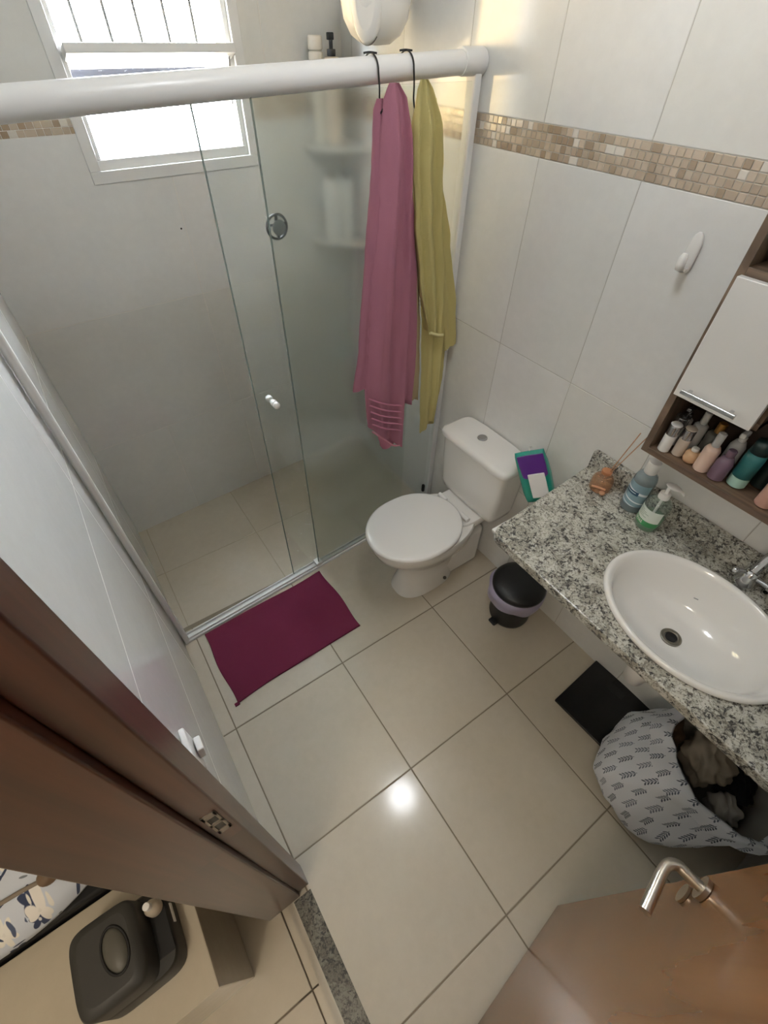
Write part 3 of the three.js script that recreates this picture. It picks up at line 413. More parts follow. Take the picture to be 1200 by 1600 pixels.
// ------------------------------------------------------------------ bottles and jars
// spec: [ [partName, profile [[r,y]...], material], ... ] for the lathe parts of a container
function container(name, label, category, pos, parts, extra, group) {
  const o = thing(name, label, category, pos, 0, group);
  for (const [n, prof, m] of parts) part(n, lathe(prof, 28), m, o);
  if (extra) extra(o); return o;
}
const body = (r, h, c = 0.003) => [[0, 0.0], [r - c, 0], [r, c], [r, h - c], [r - c, h], [0, h]];
const seg = (r, y0, y1, c = 0.0015) => [[0, y0], [r - c, y0], [r, y0 + c], [r, y1 - c], [r - c, y1], [0, y1]];
const clearP = (c, r = 0.08) => phys({ color: c, roughness: r, transmission: 0.9, thickness: 0, ior: 1.4 });
const CT = 0.8605;
{
  const label = canvasTex(512, 256, (g, w, h) => { g.fillStyle = '#dfe8df'; g.fillRect(0, 0, w, h); g.fillStyle = '#7f9a86'; for (let k = 0; k < 5; k++) g.fillRect(60, 40 + k * 22, 150 + (k * 53) % 130, 6); g.fillStyle = '#3f8f55'; g.fillRect(0, h - 76, w, 76); g.fillStyle = '#f2f5ee'; g.font = 'bold 60px sans-serif'; g.textAlign = 'center'; g.fillText('ERVAS', w * 0.36, h - 18); });
  const sm = std(0xffffff, 0.4, { map: label });
  container('soap_dispenser', 'clear green liquid soap bottle with white pump on the granite', 'soap dispenser', [0.838, CT, 0.508], [
    ['bottle', [[0, 0], [0.033, 0], [0.036, 0.004], [0.036, 0.085], [0.033, 0.1], [0.022, 0.112], [0.014, 0.117], [0.014, 0.122], [0, 0.122]], clearP(0xf2faf6, 0.05)],
    ['soap', [[0, 0.003], [0.033, 0.003], [0.0335, 0.045], [0, 0.045]], phys({ color: 0x8cc09a, roughness: 0.2, transmission: 0.45, thickness: 0 })],
    ['collar', seg(0.0155, 0.116, 0.136), M.plasticWhite]], (o) => {
    part('label', new THREE.CylinderGeometry(0.0365, 0.0365, 0.062, 28, 1, true, PI * 1.02, PI * 0.82).translate(0, 0.052, 0), sm, o);
    part('dip_tube', cyl(0.004, 0.004, 0.1, [0, 0.015, 0], 8), M.plasticWhite, o);
    part('pump', [cyl(0.0055, 0.0055, 0.026, [0, 0.134, 0], 12), new THREE.SphereGeometry(1, 18, 12).scale(0.013, 0.007, 0.022).rotateX(0.12).rotateY(0.35).translate(0.003, 0.163, 0.009), tube([[0.006, 0.16, 0.02], [0.01, 0.157, 0.032], [0.013, 0.15, 0.04]], 0.0042, 8, 8)], M.plasticWhite, o);
  });
  const bl = canvasTex(512, 256, (g, w, h) => { g.fillStyle = '#86a3b0'; g.fillRect(0, 0, w, h); g.fillStyle = '#e6edf0'; for (const [y, t] of [[40, 26], [150, 14], [205, 10]]) { g.save(); g.translate(0, y); g.transform(1, 0.12, 0, 1, 0, 0); g.fillRect(0, 0, w, t); g.restore(); } g.fillStyle = '#27506a'; g.fillRect(120, 84, 250, 44); g.fillStyle = '#cfe0e8'; g.fillRect(140, 100, 190, 8); });
  container('mouthwash_bottle', 'blue labelled bottle with white cap half hidden behind the soap', 'bottle', [0.866, CT, 0.432], [
    ['bottle', [[0, 0], [0.03, 0], [0.033, 0.004], [0.033, 0.12], [0.028, 0.135], [0.016, 0.143], [0, 0.145]], phys({ color: 0xc9d6da, roughness: 0.12, transmission: 0.7, thickness: 0 })],
    ['cap', seg(0.0185, 0.144, 0.186, 0.003), M.plasticWhite]], (o) => part('label', new THREE.CylinderGeometry(0.0336, 0.0336, 0.085, 28, 1, true, PI * 0.95, PI * 0.95).translate(0, 0.07, 0), std(0xffffff, 0.35, { map: bl }), o));
  const amber = phys({ color: 0xe2bf9c, roughness: 0.1, transmission: 0.75, thickness: 0 });
  container('reed_diffuser', 'amber glass reed diffuser with wooden sticks in the counter corner', 'diffuser', [0.852, CT, 0.322], [
    ['jar', [[0, 0], [0.03, 0], [0.034, 0.005], [0.034, 0.04], [0.026, 0.055], [0.014, 0.06], [0.013, 0.07], [0.016, 0.072], [0, 0.072]], amber],
    ['collar', seg(0.0165, 0.066, 0.078), std(0xa8704a, 0.5)]], (o) => {
    for (const [dx, dz, h] of [[0.022, 0.03, 0.2], [0.034, 0.052, 0.205], [0.01, 0.052, 0.19], [-0.03, -0.008, 0.03], [-0.02, 0.03, 0.04]]) part('reed_stick', tube([[0, 0.035, 0], [dx * 0.5, 0.035 + h * 0.5, dz * 0.5], [dx, 0.035 + h, dz]], 0.0016, 4, 6), std(0xb98e6a, 0.8), o);
    part('ribbon', [tube([[-0.034, 0.02, -0.01], [-0.036, 0.03, 0.01], [-0.022, 0.026, 0.03]], 0.004, 12, 6), new THREE.SphereGeometry(0.01, 12, 8).scale(1, 0.7, 1).translate(-0.03, 0.016, 0.028)], std(0xc08f6b, 0.6), o);
  });
  const SH = 1.1365, g = 'toiletries on the lower cabinet shelf';
  const pale = std(0xe7e4df, 0.4), beige = std(0xd5c6b6, 0.42), peach = std(0xd2ab85, 0.4), blush = std(0xdcc0b0, 0.42), lilac = phys({ color: 0x9b8095, roughness: 0.15, transmission: 0.45, thickness: 0 }), frost = phys({ color: 0xe2e2e0, roughness: 0.3, transmission: 0.3, thickness: 0 });
  const airless = (bodyM, lidM) => [['bottle', seg(0.0145, 0, 0.05), bodyM], ['collar', seg(0.0142, 0.05, 0.078), M.silver], ['cap', seg(0.0145, 0.078, 0.084, 0.003), lidM]];
  container('serum_bottle', 'white serum bottle with silver collar, first in front on the shelf', 'bottle', [0.797, SH, 0.452], airless(M.plasticWhite, M.plasticWhite), null, g);
  container('serum_bottle', 'beige serum bottle with silver collar, second in front on the shelf', 'bottle', [0.812, SH, 0.483], airless(beige, beige), null, g);
  container('cream_jar', 'round peach coloured cream pot between the serum and spray bottles', 'jar', [0.81, SH, 0.517], [['pot', [[0, 0], [0.014, 0], [0.0175, 0.008], [0.0175, 0.024], [0.013, 0.033], [0, 0.034]], peach], ['lid', seg(0.009, 0.033, 0.043), pale]], null, g);
  container('spray_bottle', 'blush pink spray bottle with clear cap near the front of the shelf', 'bottle', [0.806, SH, 0.551], [['bottle', [[0, 0], [0.017, 0], [0.0185, 0.002], [0.0185, 0.062], [0.014, 0.072], [0, 0.074]], blush], ['cap', seg(0.0095, 0.072, 0.112, 0.002), frost]], null, g);
  container('lotion_bottle', 'translucent lilac lotion bottle beside the teal tube', 'bottle', [0.806, SH, 0.59], [['bottle', [[0, 0], [0.017, 0], [0.0195, 0.003], [0.0195, 0.05], [0.012, 0.066], [0, 0.068]], lilac], ['cap', seg(0.01, 0.066, 0.086, 0.002), lilac]], null, g);
  container('spray_bottle', 'white trigger mist bottle behind the lilac lotion bottle', 'bottle', [0.85, SH, 0.583], [['bottle', [[0, 0], [0.016, 0], [0.018, 0.003], [0.018, 0.075], [0.012, 0.09], [0, 0.092]], frost], ['cap', seg(0.0085, 0.09, 0.104), M.plasticWhite]], (o) => part('nozzle', boxAB([-0.02, 0.104, -0.007], [0.012, 0.118, 0.007], 0.004), M.plasticWhite, o), g);
  container('cream_tube', 'teal squeeze tube with mint green base standing on the shelf', 'tube', [0.825, SH, 0.632], [['cap', seg(0.0215, 0, 0.03, 0.003), std(0xa9cfc2, 0.35)], ['tube', [[0, 0.03], [0.022, 0.03], [0.022, 0.08], [0.021, 0.1], [0, 0.1]], std(0x2f6f70, 0.35)], ['shoulder', [[0, 0.1], [0.021, 0.1], [0.0185, 0.13], [0, 0.132]], std(0x17302f, 0.35)]], null, g);
  container('lotion_bottle', 'salmon pink bottle at the right end of the shelf', 'bottle', [0.808, SH, 0.706], [['bottle', [[0, 0], [0.017, 0], [0.019, 0.003], [0.019, 0.08], [0.01, 0.095], [0, 0.096]], std(0xc39a8a, 0.35)], ['cap', seg(0.01, 0.095, 0.115), blush]], null, g);
  container('pump_bottle', 'small bottle with silver pump head at the back corner of the shelf', 'bottle', [0.872, SH, 0.442], [['bottle', seg(0.016, 0, 0.065), frost], ['collar', seg(0.009, 0.065, 0.082), M.silver]], (o) => part('pump', [cyl(0.004, 0.004, 0.015, [0, 0.08, 0], 10), boxAB([-0.022, 0.093, -0.006], [0.008, 0.104, 0.006], 0.003)], M.silver, o), g);
  container('serum_bottle', 'grey serum bottle with silver disc cap behind the white serum bottle', 'bottle', [0.838, SH, 0.443], [['bottle', seg(0.016, 0, 0.06), frost], ['cap', [[0, 0.06], [0.0165, 0.06], [0.0175, 0.064], [0.0175, 0.083], [0.015, 0.087], [0, 0.085]], M.silver]], null, g);
  container('spray_bottle', 'clear spray bottle behind the beige serum bottle', 'bottle', [0.862, SH, 0.485], [['bottle', seg(0.0175, 0, 0.078, 0.006), frost], ['cap', seg(0.009, 0.078, 0.112, 0.002), frost]], null, g);
  container('perfume_bottle', 'smoky grey perfume bottle with gold cap at the back of the shelf', 'bottle', [0.862, SH, 0.527], [['bottle', seg(0.022, 0, 0.075, 0.006), phys({ color: 0x8d8b82, roughness: 0.15, transmission: 0.5, thickness: 0 })], ['cap', seg(0.0105, 0.076, 0.104, 0.001), M.gold]], null, g);
  container('shampoo_bottle', 'dark bottle with blue cap at the shaded back of the shelf', 'bottle', [0.872, SH, 0.668], [['bottle', seg(0.025, 0, 0.15, 0.006), std(0x14211f, 0.35)], ['cap', seg(0.02, 0.15, 0.185, 0.003), std(0x2b4d8c, 0.35)]], null, g);
  container('cream_jar', 'cream coloured jar on the top shelf of the cabinet', 'jar', [0.85, 1.5885, 0.475], [['pot', seg(0.045, 0, 0.1, 0.006), std(0xe0d6bf, 0.4)], ['lid', seg(0.046, 0.1, 0.125, 0.004), M.plasticWhite]], null);
}

// ------------------------------------------------------------------ wall cabinet
{
  const c = thing('wall_cabinet', 'brown wood wall cabinet with white lacquered door and open shelves', 'cabinet', [0, 0, 0]);
  const xf = 0.775, xb = WR - 0.002, z0 = 0.408, z1 = 1.12, y0 = 1.118, y1 = 1.86, zd = 0.592;
  const uvm = (g) => { const u = g.attributes.uv, p = g.attributes.position; for (let i = 0; i < u.count; i++) u.setXY(i, (p.getX(i) + p.getY(i) * 0.2) * 3, (p.getY(i) + p.getZ(i)) * 1.5); return g; };
  part('side_panel', uvm(boxAB([xf, y0, z0], [xb, y1, z0 + 0.017], 0.001)), M.cabinet, c);
  part('side_panel', uvm(boxAB([xf, y0, z1 - 0.017], [xb, y1, z1], 0.001)), M.cabinet, c);
  const shelfGeo = (y, za, zb) => { const g = boxAB([xf, y, za], [xb, y + 0.017, zb], 0.001), u = g.attributes.uv, p = g.attributes.position; for (let i = 0; i < u.count; i++) u.setXY(i, (p.getX(i) + p.getY(i)) * 3, p.getZ(i) * 1.2); return g; };
  for (const [y, zb] of [[y0, z1 - 0.017], [1.302, zd + 0.017], [1.571, zd + 0.017], [y1 - 0.017, z1 - 0.017]]) part('shelf', shelfGeo(y, z0 + 0.017, zb), M.cabinet, c);
  part('divider', uvm(boxAB([xf + 0.003, 1.302, zd], [xb, y1 - 0.017, zd + 0.017], 0.001)), M.cabinet, c);
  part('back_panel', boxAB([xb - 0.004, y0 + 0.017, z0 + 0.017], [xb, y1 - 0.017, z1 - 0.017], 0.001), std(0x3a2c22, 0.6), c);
  const d = part('door', boxAB([xf - 0.018, 1.304, z0 + 0.012], [xf - 0.001, 1.573, zd + 0.008], 0.0015), M.lacquer, c);
  part('handle', [rbox(0.008, 0.01, 0.128, 0.002, 2, [xf - 0.036, 1.328, 0.503]), boxAB([xf - 0.036, 1.324, 0.45], [xf - 0.018, 1.332, 0.458], 0.001), boxAB([xf - 0.036, 1.324, 0.548], [xf - 0.018, 1.332, 0.556], 0.001)], M.chrome, d);
  part('mirror', boxAB([xb - 0.02, 1.305, zd + 0.02], [xb - 0.008, y1 - 0.02, z1 - 0.02], 0.001), std(0x53565a, 0.04, { metalness: 1 }), c);
}

// ------------------------------------------------------------------ fittings on walls
{
  const h = thing('robe_hook', 'white plastic adhesive hook on the tiled wall below the mosaic band', 'hook', [WR, 1.54, 0.244], -PI / 2);
  part('plate', loft([-0.043, -0.036, -0.02, 0, 0.025, 0.04, 0.046].map((y, k) => ring(0, y, 0.005, [0.006, 0.012, 0.0145, 0.0155, 0.015, 0.01, 0.004][k], [0.002, 0.004, 0.005, 0.005, 0.005, 0.004, 0.002][k], 24, 2.6))), M.plasticWhite, h);
  part('hook', loft([[-0.03, 0.011, 0.009, 0.008], [-0.036, 0.02, 0.01, 0.008], [-0.032, 0.03, 0.0105, 0.007], [-0.018, 0.035, 0.011, 0.006], [-0.002, 0.034, 0.01, 0.005], [0.006, 0.033, 0.006, 0.003]].map(([y, z, rx, rz]) => ring(0, y, z, rx, rz, 24))), M.plasticWhite, h);
  const s = thing('light_switch', 'white light switch plate on the left wall beside the door frame', 'switch', [WL, 0.82, 0.352], PI / 2);
  part('plate', rbox(0.085, 0.115, 0.013, 0.004, 2, [0, 0, 0.007]), M.plasticWhite, s);
  part('rocker', rbox(0.032, 0.045, 0.014, 0.003, 2, [0.01, 0.0, 0.022]), M.plasticWhite, s, null, [0.12, 0, 0]);
  const e = thing('electric_shower', 'white bulbous electric shower head on the shower wall', 'shower head', [0.78, 0, -0.915]);
  part('body', lathe([[0, 1.862], [0.045, 1.866], [0.078, 1.885], [0.1, 1.92], [0.107, 1.96], [0.102, 2.0], [0.085, 2.05], [0.055, 2.09], [0.025, 2.11], [0, 2.112]], 44), M.plasticWhite, e);
  const face = part('front_cover', loft([[0.0, 0.05, 0.1], [0.012, 0.05, 0.1], [0.02, 0.044, 0.092], [0.024, 0.03, 0.07]].map(([y, a, b]) => ring(0, y, 0, a, b, 40)), {}).rotateX(PI / 2), M.plasticWhite, e, [-0.062, 1.965, 0.05], [0, -0.88, 0]);
  part('cover_seam', tube(Array.from({ length: 14 }, (_, i) => { const q = PI * 0.95 + i / 13 * PI * 0.75; return [Math.cos(q) * 0.051, Math.sin(q) * 0.101, 0.004]; }), 0.0016, 30, 6), std(0x77756f, 0.6), face);
  part('supply_pipe', tube([[0, 2.1, 0], [0.02, 2.15, 0], [0.06, 2.17, 0], [0.143, 2.17, 0]], 0.011, 24, 12), M.plasticWhite, e);
  const v = thing('suction_holder', 'round grey suction holder stuck on the inner face of the shower glass', 'holder', [0.208, 1.515, zs(0.208) - 0.0165], SK + PI);
  part('suction_cup', lathe([[0, 0.004], [0.012, 0.0045], [0.018, 0.002], [0.02, 0], [0, 0]], 28).rotateX(PI / 2), std(0xa9acae, 0.3), v);
  part('ring', [new THREE.TorusGeometry(0.03, 0.0035, 10, 32).translate(0, 0, 0.012), rbox(0.008, 0.06, 0.008, 0.003, 2, [0, 0, 0.012]), rbox(0.06, 0.006, 0.008, 0.003, 2, [0, 0.006, 0.012])], std(0x5f6366, 0.3, { metalness: 0.6 }), v);
  // two corner shelves with bottles, seen through the glass
  for (const [y, l] of [[1.555, 'upper white corner shelf in the shower holding two tall bottles'], [1.205, 'lower white corner shelf in the shower holding short bottles']]) {
    const o = thing('corner_shelf', l, 'shelf', [WR - 0.001, y, BK - SK * 1.465 + 0.002]);
    const sh = new THREE.Shape(); sh.moveTo(0, 0); sh.lineTo(-0.2, 0); sh.absarc(0, 0, 0.2, PI, 1.5 * PI, false); sh.lineTo(0, 0);
    part('plate', new THREE.ExtrudeGeometry(sh, { depth: 0.012, bevelEnabled: true, bevelSize: 0.002, bevelThickness: 0.002, bevelOffset: -0.002, bevelSegments: 1, curveSegments: 16 }).rotateX(-PI / 2), M.ceramic, o);
  }
  const zc = BK - SK * 1.4;
  const tall = (r, h, cap) => [['bottle', [[0, 0], [r, 0], [r, h * 0.86], [r * 0.7, h * 0.93], [0, h * 0.94]], M.plasticWhite], ['cap', seg(r * 0.6, h * 0.92, h, 0.003), cap]];
  container('shampoo_bottle', 'tall plain white bottle on the upper corner shelf nearer the window', 'bottle', [0.775, 1.57, zc + 0.06], [['bottle', seg(0.027, 0, 0.27, 0.005), std(0xefe9dd, 0.4)], ['cap', seg(0.027, 0.271, 0.31, 0.004), std(0xefe9dd, 0.4)]]);
  container('shampoo_bottle', 'tall white bottle with black pump on the upper corner shelf', 'bottle', [0.825, 1.57, zc + 0.09], [['bottle', seg(0.03, 0, 0.255, 0.006), std(0xe3d3c2, 0.4)], ['collar', seg(0.016, 0.256, 0.275), M.black]], (o) => part('pump', [cyl(0.007, 0.007, 0.03, [0, 0.27, 0], 10), boxAB([-0.014, 0.298, -0.008], [0.01, 0.318, 0.008], 0.003)], M.black, o));
  container('conditioner_bottle', 'white bottle with dark cap on the lower corner shelf', 'bottle', [0.795, 1.22, zc + 0.08], tall(0.034, 0.25, M.black));
  container('conditioner_bottle', 'second dark capped white bottle on the lower corner shelf behind the pink towel', 'bottle', [0.865, 1.22, zc + 0.09], tall(0.03, 0.25, M.black));
}

// ------------------------------------------------------------------ laundry hamper with clothes
{
  const h = thing('laundry_hamper', 'slumped white fabric laundry hamper printed with grey leaf sprigs', 'hamper', [0.688, 0, 1.056]);
  const lean = (y) => [-0.02 + 0.13 * y, -0.035 + 0.22 * y * y / 0.4];
  const secs = [[0.004, 0.135], [0.0, 0.15], [0.035, 0.175], [0.085, 0.2], [0.16, 0.21], [0.24, 0.202], [0.32, 0.19], [0.385, 0.184], [0.41, 0.184]];
  const wob = (k, y) => (x, yy, z, a) => { const f = 1 + 0.03 * Math.sin(a * 5 + y * 9) + 0.018 * Math.sin(a * 11 + y * 24) + 0.008 * Math.sin(a * 19 - y * 40) + 0.012 * Math.sin(a * 3 - y * 14); return [x * f, yy + 0.012 * Math.sin(a * 2 + 1) * (y / 0.4), z * f].map((v, i) => v + (i === 0 ? lean(y)[0] : i === 2 ? lean(y)[1] : 0)); };
  part('fabric_body', loft(secs.map(([y, r], k) => ring(0, y, 0, r, r * 0.95, 72, 2.2, wob(k, y))), { capB: false, us: 1, vs: 0.46 }), M.leaf, h);
  part('folded_cuff', loft([[0.35, 0.2], [0.375, 0.2], [0.405, 0.196], [0.418, 0.188], [0.412, 0.178], [0.38, 0.174]].map(([y, r], k) => ring(0, y, 0, r, r * 0.95, 72, 2.2, wob(k, y))), { capA: false, capB: false, us: 1, vs: 0.14 }), M.leaf, h);
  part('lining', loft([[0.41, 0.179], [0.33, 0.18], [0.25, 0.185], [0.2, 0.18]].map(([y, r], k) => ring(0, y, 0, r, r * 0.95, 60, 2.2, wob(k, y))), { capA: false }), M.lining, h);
  const crumple = (name, label, mat, pos, s, seed) => { const r = rng(seed), a = Array.from({ length: 6 }, () => r() * 6.3), g = mergeVertices(new THREE.SphereGeometry(1, 40, 24)); const p = g.attributes.position; for (let i = 0; i < p.count; i++) { const x = p.getX(i), y = p.getY(i), z = p.getZ(i), f = 1 + 0.16 * Math.sin(x * 4 + a[0]) * Math.sin(z * 5 + a[1]) + 0.1 * Math.sin(y * 8 + x * 6 + a[2]) + 0.07 * Math.sin(z * 12 + x * 9 + a[3]); p.setXYZ(i, x * s[0] * f, y * s[1] * f, z * s[2] * f); } g.computeVertexNormals(); const o = thing('garment', label, 'clothing', pos); part('cloth', g, mat, o); return o; };
  crumple('garment', 'crumpled beige shirt on top of the laundry in the hamper', std(0xb7ab98, 0.95), [0.735, 0.315, 1.06], [0.085, 0.055, 0.07], 3);
  crumple('garment', 'dark garment stuffed at the right side of the hamper', std(0x15171a, 0.95), [0.775, 0.26, 1.17], [0.06, 0.045, 0.045], 5);
  crumple('garment', 'brown garment at the far side of the hamper', std(0x5b4634, 0.95), [0.725, 0.27, 0.95], [0.075, 0.05, 0.04], 8);
  crumple('garment', 'pale crumpled cloth beside the dark garment in the hamper', std(0xb5b2ab, 0.95), [0.67, 0.27, 1.175], [0.05, 0.045, 0.045], 9);
}

// ------------------------------------------------------------------ doorway in the left wall: jambs, lintel, threshold, open door
{
  const uvw = (g, s = 2) => { const u = g.attributes.uv, p = g.attributes.position; for (let i = 0; i < u.count; i++) u.setXY(i, (p.getX(i) + p.getZ(i)) * 3.2, p.getY(i) * s * 0.5); return g; };
  const t = struct('trim_1');
  part('jamb', uvw(boxAB([-0.512, 0.0, 0.523], [-0.475, 2.12, 0.583], 0.003)), M.jamb, t);
  part('jamb_stop', uvw(boxAB([-0.618, 0.0, 0.523], [-0.512, 2.12, 0.595], 0.003)), M.jamb, t);
  part('jamb', uvw(boxAB([-0.618, 0.0, 1.205], [-0.475, 2.12, 1.26], 0.003)), M.jamb, t);
  part('head', uvw(boxAB([-0.618, 2.12, 0.523], [-0.475, 2.175, 1.26], 0.003)), M.jamb, t);
  const st = part('strike_plate', [boxAB([-0.503, 1.055, 0.5828], [-0.483, 1.075, 0.5848], 0.0005), boxAB([-0.503, 1.145, 0.5828], [-0.483, 1.165, 0.5848], 0.0005), boxAB([-0.503, 1.105, 0.5828], [-0.483, 1.117, 0.5848], 0.0005), boxAB([-0.503, 1.055, 0.5828], [-0.499, 1.165, 0.5848], 0.0005), boxAB([-0.487, 1.055, 0.5828], [-0.483, 1.165, 0.5848], 0.0005)], std(0x8d857a, 0.35, { metalness: 0.7 }), t);
  part('strike_hole', [boxAB([-0.499, 1.075, 0.5828], [-0.487, 1.105, 0.5835], 0.0003), boxAB([-0.499, 1.117, 0.5828], [-0.487, 1.145, 0.5835], 0.0003)], M.black, t);
  const th = struct('floor_threshold'); const g = boxAB([-0.535, -0.02, 0.597], [-0.476, 0.002, 1.205], 0.001); const u = g.attributes.uv, p = g.attributes.position; for (let i = 0; i < u.count; i++) u.setXY(i, p.getX(i) * 2.2, p.getZ(i) * 2.2); part('slab', g, M.graniteDark, th);
  const ang = Math.atan2(1.145 - 1.0735, 0.15 + 0.475), L = 0.629;
  const d = thing('open_door', 'glossy brown wooden door standing open with steel lever handle', 'door', [-0.475, 0, 1.145], ang);
  const leaf = boxAB([0.004, 0.008, 0.0], [L, 2.1, 0.035], 0.002); { const uu = leaf.attributes.uv, pp = leaf.attributes.position; for (let i = 0; i < uu.count; i++) uu.setXY(i, pp.getX(i) * 1.6, pp.getY(i) * 0.7); }
  part('leaf', leaf, M.door, d);
  const hd = part('lever_handle', [new THREE.CylinderGeometry(0.0095, 0.0095, 0.035, 20).rotateX(PI / 2).translate(0, 0, -0.02), tube([[0, 0, -0.035], [-0.001, 0, -0.048], [-0.012, 0, -0.058], [-0.03, 0, -0.06], [-0.06, 0, -0.058], [-0.1, 0, -0.055]], 0.0095, 40, 16), new THREE.CircleGeometry(0.0095, 16).rotateY(-PI / 2).translate(-0.1, 0, -0.055)], M.steel, d, [0.592, 0.925, 0]);
  part('rosette', new THREE.CylinderGeometry(0.02, 0.021, 0.008, 28).rotateX(PI / 2).translate(0, 0, -0.005), M.steel, hd);
  part('keyhole_plate', new THREE.CylinderGeometry(0.017, 0.018, 0.005, 24).rotateX(PI / 2).translate(0, -0.07, -0.003), M.steel, hd);
}

// ------------------------------------------------------------------ hall outside the doorway
{
  const f = struct('floor_hall'); part('grout_bed', new THREE.BoxGeometry(1.9, 0.1, 2.6), M.groutFloor, f, [-1.486, -0.0515, 0.6]);
  const xs = [-2.4, -2.08, -1.58, -1.08, -0.578, -0.536], zz = [-0.7, -0.2, 0.3, 0.8, 1.3, 1.9], R = []; for (let i = 0; i < 5; i++) for (let j = 0; j < 5; j++) R.push([xs[i], zz[j], xs[i + 1], zz[j + 1]]);
  layTiles(f, R, [M.hallTiles], 0.004, 6, (m, x, z) => { m.position.set(x, 0, z); m.rotation.x = -PI / 2; });
  const w = struct('wall_hall');
  part('masonry', new THREE.BoxGeometry(0.1, 2.7, 2.7), M.plaster, w, [-2.45, 1.3, 0.6]);
  part('masonry', new THREE.BoxGeometry(1.9, 2.7, 0.1), M.plaster, w, [-1.5, 1.3, -0.75]);
  part('masonry', new THREE.BoxGeometry(1.9, 2.7, 0.1), M.plaster, w, [-1.5, 1.3, 1.95]);
  part('masonry', new THREE.BoxGeometry(0.03, 2.6, 1.3), M.plaster, w, [-0.602, 1.3, -0.13]);
  part('masonry', new THREE.BoxGeometry(0.03, 2.6, 0.7), M.plaster, w, [-0.602, 1.3, 1.61]);
  part('lintel', new THREE.BoxGeometry(0.03, 0.42, 0.74), M.plaster, w, [-0.602, 2.39, 0.89]);
  const c = struct('ceiling_hall'); part('slab', new THREE.BoxGeometry(1.95, 0.1, 2.8), M.ceiling, c, [-1.52, 2.66, 0.6]);
  // tiled ledge
  const b = thing('tiled_ledge', 'low beige tiled ledge in the hall outside the door', 'ledge', [0, 0, 0]);
  part('core', boxAB([-2.39, 0.0, 0.372], [-0.712, 0.41, 0.672], 0.002), M.groutFloor, b);
  const tl = (w0, h0) => tileGeo(w0, h0);
  part('tile', tl(0.57, 0.312), M.hallTiles, b, [-0.988, 0.42, 0.526], [-PI / 2, 0, 0]); part('tile', tl(0.57, 0.312), M.hallTiles, b, [-1.56, 0.42, 0.526], [-PI / 2, 0, 0]);
  part('tile', tl(0.312, 0.41), M.hallTiles, b, [-0.703, 0.206, 0.526], [0, PI / 2, 0]);
  part('tile', tl(0.57, 0.41), M.hallTiles, b, [-0.988, 0.206, 0.682], [0, 0, 0]); part('tile', tl(0.57, 0.41), M.hallTiles, b, [-1.56, 0.206, 0.682], [0, 0, 0]);
  // black chest behind the ledge and the floral bag lying on it
  const k = thing('storage_chest', 'black chest standing behind the beige tiled ledge', 'chest', [-1.25, 0, 0.2]);
  part('body', rbox(0.94, 0.42, 0.32, 0.012, 2, [0, 0.212, 0]), M.rubber, k); part('lid', rbox(0.95, 0.03, 0.33, 0.01, 2, [0, 0.437, 0]), M.rubber, k);
  const fb = thing('floral_bag', 'blue and white floral cloth bag lying on the black chest', 'bag', [-1.1, 0.453, 0.222]);
  const rows = [[0, 0.28, 0.13], [0.02, 0.3, 0.148], [0.05, 0.305, 0.152], [0.085, 0.285, 0.138], [0.11, 0.22, 0.1], [0.118, 0.1, 0.04]];
  part('cloth', loft(rows.map(([y, rx, rz], j) => ring(0, y, 0, rx, rz, 60, 2.6, (x, yy, z, a) => [x * (1 + 0.02 * Math.sin(a * 7 + j)), yy + 0.006 * Math.sin(x * 30 + z * 40) * (j > 1 ? 1 : 0), z * (1 + 0.03 * Math.sin(a * 5 + j))])), {}), (() => M.floral)(), fb);
  { const g = fb.children[0].geometry, u = g.attributes.uv, q = g.attributes.position; for (let i = 0; i < u.count; i++) u.setXY(i, q.getX(i) * 3, (q.getZ(i) + q.getY(i)) * 3); }
  part('cord', tube([[-0.25, 0.1, 0.06], [-0.1, 0.122, 0.07], [0.05, 0.122, 0.08], [0.14, 0.118, 0.084], [0.2, 0.114, 0.094], [0.27, 0.085, 0.1], [0.312, 0.02, 0.105]], 0.005, 50, 8), std(0x8a7f70, 0.9), fb);
  part('bead', new THREE.SphereGeometry(0.02, 20, 14).scale(1.1, 0.95, 1), std(0x6f5a44, 0.6), fb, [0.178, 0.127, 0.088]);
  // dark caddy with recessed lid and a white bottle
  const cd = thing('plastic_caddy', 'dark grey plastic caddy with oval recess in its lid on the ledge', 'caddy', [-0.835, 0.4205, 0.525]);
  const R4 = (y, x0, x1, z0, z1, pw = 5) => ring((x0 + x1) / 2, y, (z0 + z1) / 2, (x1 - x0) / 2, (z1 - z0) / 2, 48, pw);
  part('body', loft([R4(0, -0.08, 0.092, -0.08, 0.08), R4(0.004, -0.085, 0.096, -0.085, 0.085), R4(0.06, -0.086, 0.094, -0.086, 0.082), R4(0.066, -0.082, 0.09, -0.082, 0.078)]), M.charcoal, cd);
  const lidRim = new THREE.Shape(); lidRim.absellipse(0, 0, 1, 1, 0, 2 * PI);
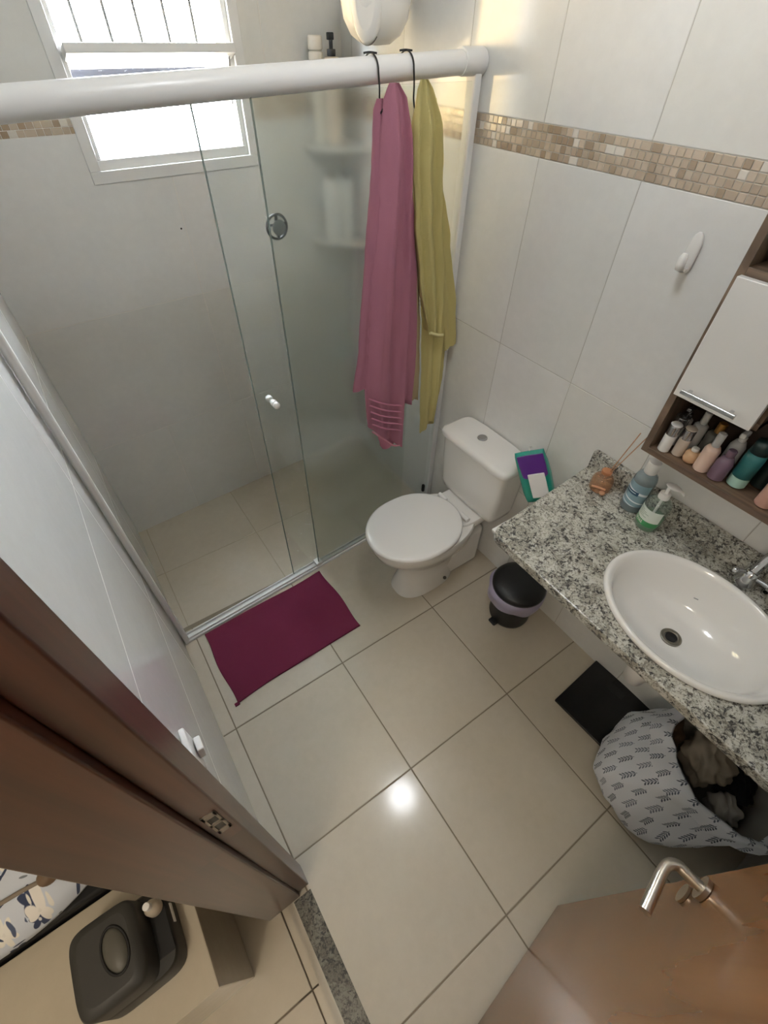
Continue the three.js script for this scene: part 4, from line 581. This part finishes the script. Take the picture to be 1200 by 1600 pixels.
  part('lid', loft([R4(0.066, -0.086, 0.055, -0.086, 0.08), R4(0.118, -0.088, 0.05, -0.088, 0.078), R4(0.13, -0.084, 0.045, -0.084, 0.072), R4(0.134, -0.07, 0.03, -0.07, 0.058)]), M.charcoal, cd);
  part('lid_recess', [new THREE.SphereGeometry(1, 28, 14).scale(0.024, 0.012, 0.044).rotateY(0.12).translate(0.0, 0.1305, -0.008)], std(0x57554c, 0.45), cd);
  part('recess_rim', tube(Array.from({ length: 24 }, (_, i) => { const a = (i / 24) * 2 * PI, x = Math.cos(a) * 0.025, z = Math.sin(a) * 0.045, c2 = Math.cos(0.12), s2 = Math.sin(0.12); return [0.0 + x * c2 + z * s2, 0.1345, -0.008 - x * s2 + z * c2]; }), 0.003, 60, 6, true), M.charcoalDark, cd);
  part('well', boxAB([0.052, 0.06, -0.06], [0.09, 0.0675, 0.05], 0.002), M.charcoalDark, cd);
  part('sticker', boxAB([0.093, 0.035, -0.04], [0.0965, 0.05, 0.0], 0.001), M.plasticWhite, cd);
  const wb = thing('dropper_bottle', 'small white bottle standing in the well of the dark caddy', 'bottle', [-0.763, 0.489, 0.482]);
  part('bottle', lathe([[0, 0], [0.014, 0], [0.017, 0.006], [0.016, 0.03], [0.008, 0.045], [0, 0.046]]), M.pale, wb); part('cap', lathe(seg(0.008, 0.045, 0.065)), M.plasticWhite, wb);
}

// ------------------------------------------------------------------ lamps
function lamp(name, label, spec, ceilY) {
  const o = thing(name, label, 'lamp', spec.pos);
  part('bulb', new THREE.SphereGeometry(0.042, 24, 16).scale(1, 0.95, 1), std(0xffffff, 0.5, { emissive: spec.color, emissiveIntensity: 14 }), o);
  part('socket', cyl(0.028, 0.04, ceilY - spec.pos[1] - 0.034, [0, 0.034, 0], 20), M.plasticWhite, o);
  const l = new THREE.PointLight(spec.color, spec.power, 0, 2); l.castShadow = true; l.shadow.radius = 5; l.shadow.bias = -0.001; o.add(l);
}
lamp('ceiling_lamp', 'bright white bulb on the bathroom ceiling', LAMP, 2.6);
lamp('hall_lamp', 'warm bulb on the hall ceiling outside the door', HALL_LAMP, 2.61);

renderer.render(scene, camera);
